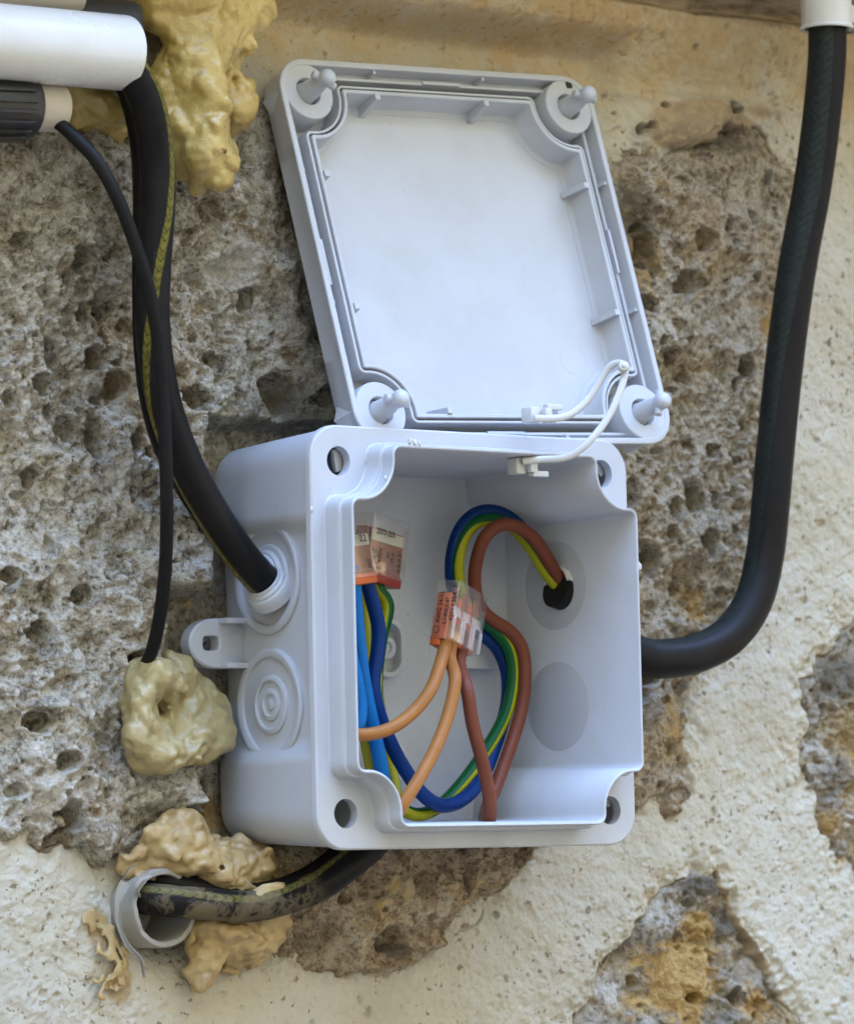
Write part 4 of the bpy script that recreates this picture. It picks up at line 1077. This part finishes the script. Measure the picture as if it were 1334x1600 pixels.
# ------------------------------------------------------------------ expanding foam
def vn3(axs, wl, seed):
    r = np.random.default_rng(seed); W = []; n = []
    for c in axs:
        k = int((c[-1]-c[0])/wl)+5; n.append(k); W.append(lat(c, 1.0/wl, k, c[0]))
    G = r.normal(size=n).astype(np.float32)
    G = np.tensordot(W[0], G, (1, 0)); G = np.tensordot(G, W[1], (1, 1)).transpose(0, 2, 1)
    return np.tensordot(G, W[2], (2, 1))*2.1
def surface_net(D, axs):
    ins = D < 0; nx, ny, nz = D.shape
    cnt = sum(ins[a:nx-1+a, b:ny-1+b, c:nz-1+c].astype(np.int8) for a in (0, 1) for b in (0, 1) for c in (0, 1))
    act = (cnt > 0) & (cnt < 8); I = np.argwhere(act); idx = np.full(act.shape, -1); idx[act] = np.arange(len(I))
    P = np.zeros((len(I), 3)); w_ = np.zeros(len(I))
    cor = [(a, b, c) for a in (0, 1) for b in (0, 1) for c in (0, 1)]
    for a in cor:
        for b in cor:
            if a < b and sum(abs(x-y) for x, y in zip(a, b)) == 1:
                da = D[I[:, 0]+a[0], I[:, 1]+a[1], I[:, 2]+a[2]]; db = D[I[:, 0]+b[0], I[:, 1]+b[1], I[:, 2]+b[2]]
                m_ = (da < 0) != (db < 0); t = np.where(m_, da/(da-db+1e-12), 0)
                P += np.where(m_[:, None], np.array(a)+(np.array(b)-np.array(a))*t[:, None], 0); w_ += m_
    h = axs[0][1]-axs[0][0]
    V = (I+P/w_[:, None])*h+np.array([c[0] for c in axs])
    F = []
    for ax in range(3):
        o1, o2 = [(1, 2), (2, 0), (0, 1)][ax]
        A = ins.take(range(0, D.shape[ax]-1), ax); B = ins.take(range(1, D.shape[ax]), ax)
        E = np.argwhere(A != B)
        E = E[(E[:, o1] > 0) & (E[:, o2] > 0) & (E[:, o1] < D.shape[o1]-1) & (E[:, o2] < D.shape[o2]-1)]
        fl = A[E[:, 0], E[:, 1], E[:, 2]]
        def cell(d1, d2):
            q = E.copy(); q[:, o1] -= d1; q[:, o2] -= d2; return idx[q[:, 0], q[:, 1], q[:, 2]]
        Q = np.stack([cell(1, 1), cell(0, 1), cell(0, 0), cell(1, 0)], 1)
        Q = np.where(fl[:, None], Q, Q[:, ::-1]); F.append(Q)
    return V, np.concatenate(F)
def foam(label, blobs_, mat, amp=1.0, fine=1.0, seed=0, vox=.5, pocks=(), k=3.0, cells=0):
    """cured foam: spheres melted together, swollen into creased skin, with torn hollows"""
    C = np.array([at(b[0], b[1], b[2]) for b in blobs_]); R_ = np.array([b[3] for b in blobs_])
    st = np.array([b[4:7] if len(b) > 4 else (1, 1, 1) for b in blobs_], float)
    lo = (C-R_[:, None]*st).min(0)-5; hi = (C+R_[:, None]*st).max(0)+5
    axs = [np.arange(lo[i], hi[i], vox) for i in range(3)]
    X, Y, Z = np.meshgrid(*axs, indexing='ij')
    wv = [vn3(axs, 8, seed*50+q)*1.3+vn3(axs, 3.2, seed*50+q+7)*.5 for q in range(3)]
    X = X+wv[0]; Y = Y+wv[1]; Z = Z+wv[2]
    acc = 0
    for c, r, e in zip(C, R_, st):
        q = np.sqrt(((X-c[0])/e[0])**2+((Y-c[1])/e[1])**2+((Z-c[2])/e[2])**2)-r
        acc = acc+np.exp(-np.clip(q, -30, 60)/k)
    D = -k*np.log(acc+1e-30)+k*.35
    D = D-amp*(1.9*np.abs(vn3(axs, 9, seed*50+11))+.9*np.abs(vn3(axs, 4.2, seed*50+12))-1.1)-fine*(.45*np.abs(vn3(axs, 2.0, seed*50+13))+.16*vn3(axs, 1.1, seed*50+14))
    for px, py, y, r, sx, sz in pocks:
        c = at(px, py, y); q = np.sqrt(((X-c[0])/sx)**2+(Y-c[1])**2+((Z-c[2])/sz)**2)-r
        D = np.maximum(D, -(q+.5*vn3(axs, 2.5, seed*50+15)))
    rr = np.random.default_rng(seed+900)
    for _ in range(cells):                    # burst bubbles
        b = rr.integers(len(C)); d_ = rr.normal(size=3); d_[1] = -abs(d_[1])-.3; d_ /= np.linalg.norm(d_)
        c = C[b]+d_*R_[b]*st[b]*rr.uniform(.9, 1.25); r0 = rr.uniform(.5, 1.6)
        sl = tuple(slice(max(0, int((c[q]-r0*2.5-axs[q][0])/vox)), max(1, int((c[q]+r0*2.5-axs[q][0])/vox))) for q in range(3))
        if 0 in D[sl].shape: continue
        D[sl] = np.maximum(D[sl], r0-np.sqrt((X[sl]-c[0])**2+(Y[sl]-c[1])**2+(Z[sl]-c[2])**2))
    V, F = surface_net(D, axs)
    o = obj('foam_lump', V, F, M[mat], None, 0)
    o.data.polygons.foreach_set('use_smooth', np.ones(len(o.data.polygons), bool))
    return tag(o, label, 'foam', 'lumps of cured foam')
foam('large glossy yellow foam drip hanging beside the lid at the upper left',
     [(300, -30, -14, 9), (262, 18, -15, 6), (240, 5, -12, 6), (298, 60, -16, 7.5), (300, 110, -17, 7.6), (298, 160, -18, 7.6), (312, 205, -19, 7.2), (330, 238, -19, 6), (330, 262, -18, 4.2), (268, 195, -15, 4.5), (262, 140, -14, 5), (362, 5, -14, 6.5), (380, 45, -14, 5.5), (345, 50, -13, 6.5), (356, 110, -10, 4.5), (362, 160, -7, 3.5), (358, 195, -5, 2.6), (284, 225, -15, 4), (345, -40, -12, 8), (372, 246, -16, 1.2), (350, 262, -14, 1.5)], 'foam', 1.05, .65, 1, cells=7)
foam('small yellow foam bulge under the white pipe at the far upper left',
     [(140, 165, -8, 6), (175, 176, -8, 6), (205, 172, -7, 5), (160, 145, -8, 7), (195, 145, -8, 7), (118, 148, -6, 5)], 'foam', .7, .8, 2)
foam('pale olive foam lump with a torn hollow, left of the box below the lug',
     [(222, 1062, -9, 4.2), (210, 1105, -10, 4.5), (213, 1150, -11, 5.5), (240, 1178, -11, 5.5), (278, 1182, -10, 4.2), (308, 1160, -8, 3.4), (335, 1135, -7, 3), (246, 1066, -10, 4), (270, 1095, -11, 3), (285, 1055, -5, 4.5), (312, 1085, -4, 4.5), (300, 1125, -3, 4.5), (332, 1112, -4, 2.6), (255, 1130, -5, 4.8), (265, 1030, -4, 3.4)], 'foam_pale', .9, .9, 3, .45, cells=10,
     pocks=((284, 1118, -12.5, 4.4, .9, 1.25), (246, 1098, -15, 1.4, 1, 1.2), (304, 1100, -12, 3.6, 1, 1), (322, 1082, -11.5, 2.6, 1, 1)), k=2.0)
foam('tan foam ridge on top of the broken conduit stub',
     [(268, 1305, -8, 4.5), (292, 1302, -9, 4.5), (310, 1322, -9, 4.2), (282, 1322, -9, 4.2), (250, 1330, -6, 3.6), (224, 1336, -4, 3.2), (335, 1345, -8, 5.4), (365, 1345, -7, 5.6), (392, 1358, -6, 5.2), (360, 1375, -6, 5.5), (395, 1390, -5, 4.5), (330, 1365, -8, 5), (412, 1372, -4, 4), (296, 1340, -10, 2.6), (190, 1345, -3, 3)], 'foam_tan', 1.0, 1.7, 4, .45, k=1.9, cells=16)
foam('tan foam lumps below the cable to the right of the conduit stub',
     [(318, 1452, -7, 5.2), (345, 1464, -7, 5.6), (415, 1430, -6, 4.6), (316, 1492, -6, 3.6), (310, 1518, -4, 2.6), (380, 1458, -7, 4.6), (408, 1460, -6, 3.6), (372, 1488, -5, 4.2), (402, 1490, -3, 3), (424, 1445, -5, 3), (345, 1440, -5, 5.5), (390, 1440, -5, 4.5)], 'foam_tan', 1.0, 1.7, 5, .45, k=1.9, cells=16)
foam('thin tan foam flake sticking to the stained cable below the box',
     [(392, 1398, -17, 2.0, 1.5, .7, .7), (410, 1391, -18, 2.0, 1.5, .7, .8), (430, 1384, -19, 1.6, 1.4, .7, .7), (402, 1405, -19.5, 1.4, 1.4, .6, .7)], 'foam_tan', .35, .9, 6, .35, k=1.0)
foam('small dried foam dribble on the plaster left of the conduit stub',
     [(162, 1455, -1.4, 2.0, 1.2, .3, 1.1), (170, 1482, -1.4, 2.2, 1.3, .3, 1.2), (186, 1528, -1.4, 2.6, 1.3, .3, 1.4), (172, 1540, -1.2, 1.8, 1.2, .3, 1.3), (196, 1506, -1.2, 1.6, 1.2, .3, 1.1), (150, 1436, -1.2, 1.6, 1, .4, 1)], 'foam_tan', .6, 2.2, 7, .35, k=1.2, cells=12)
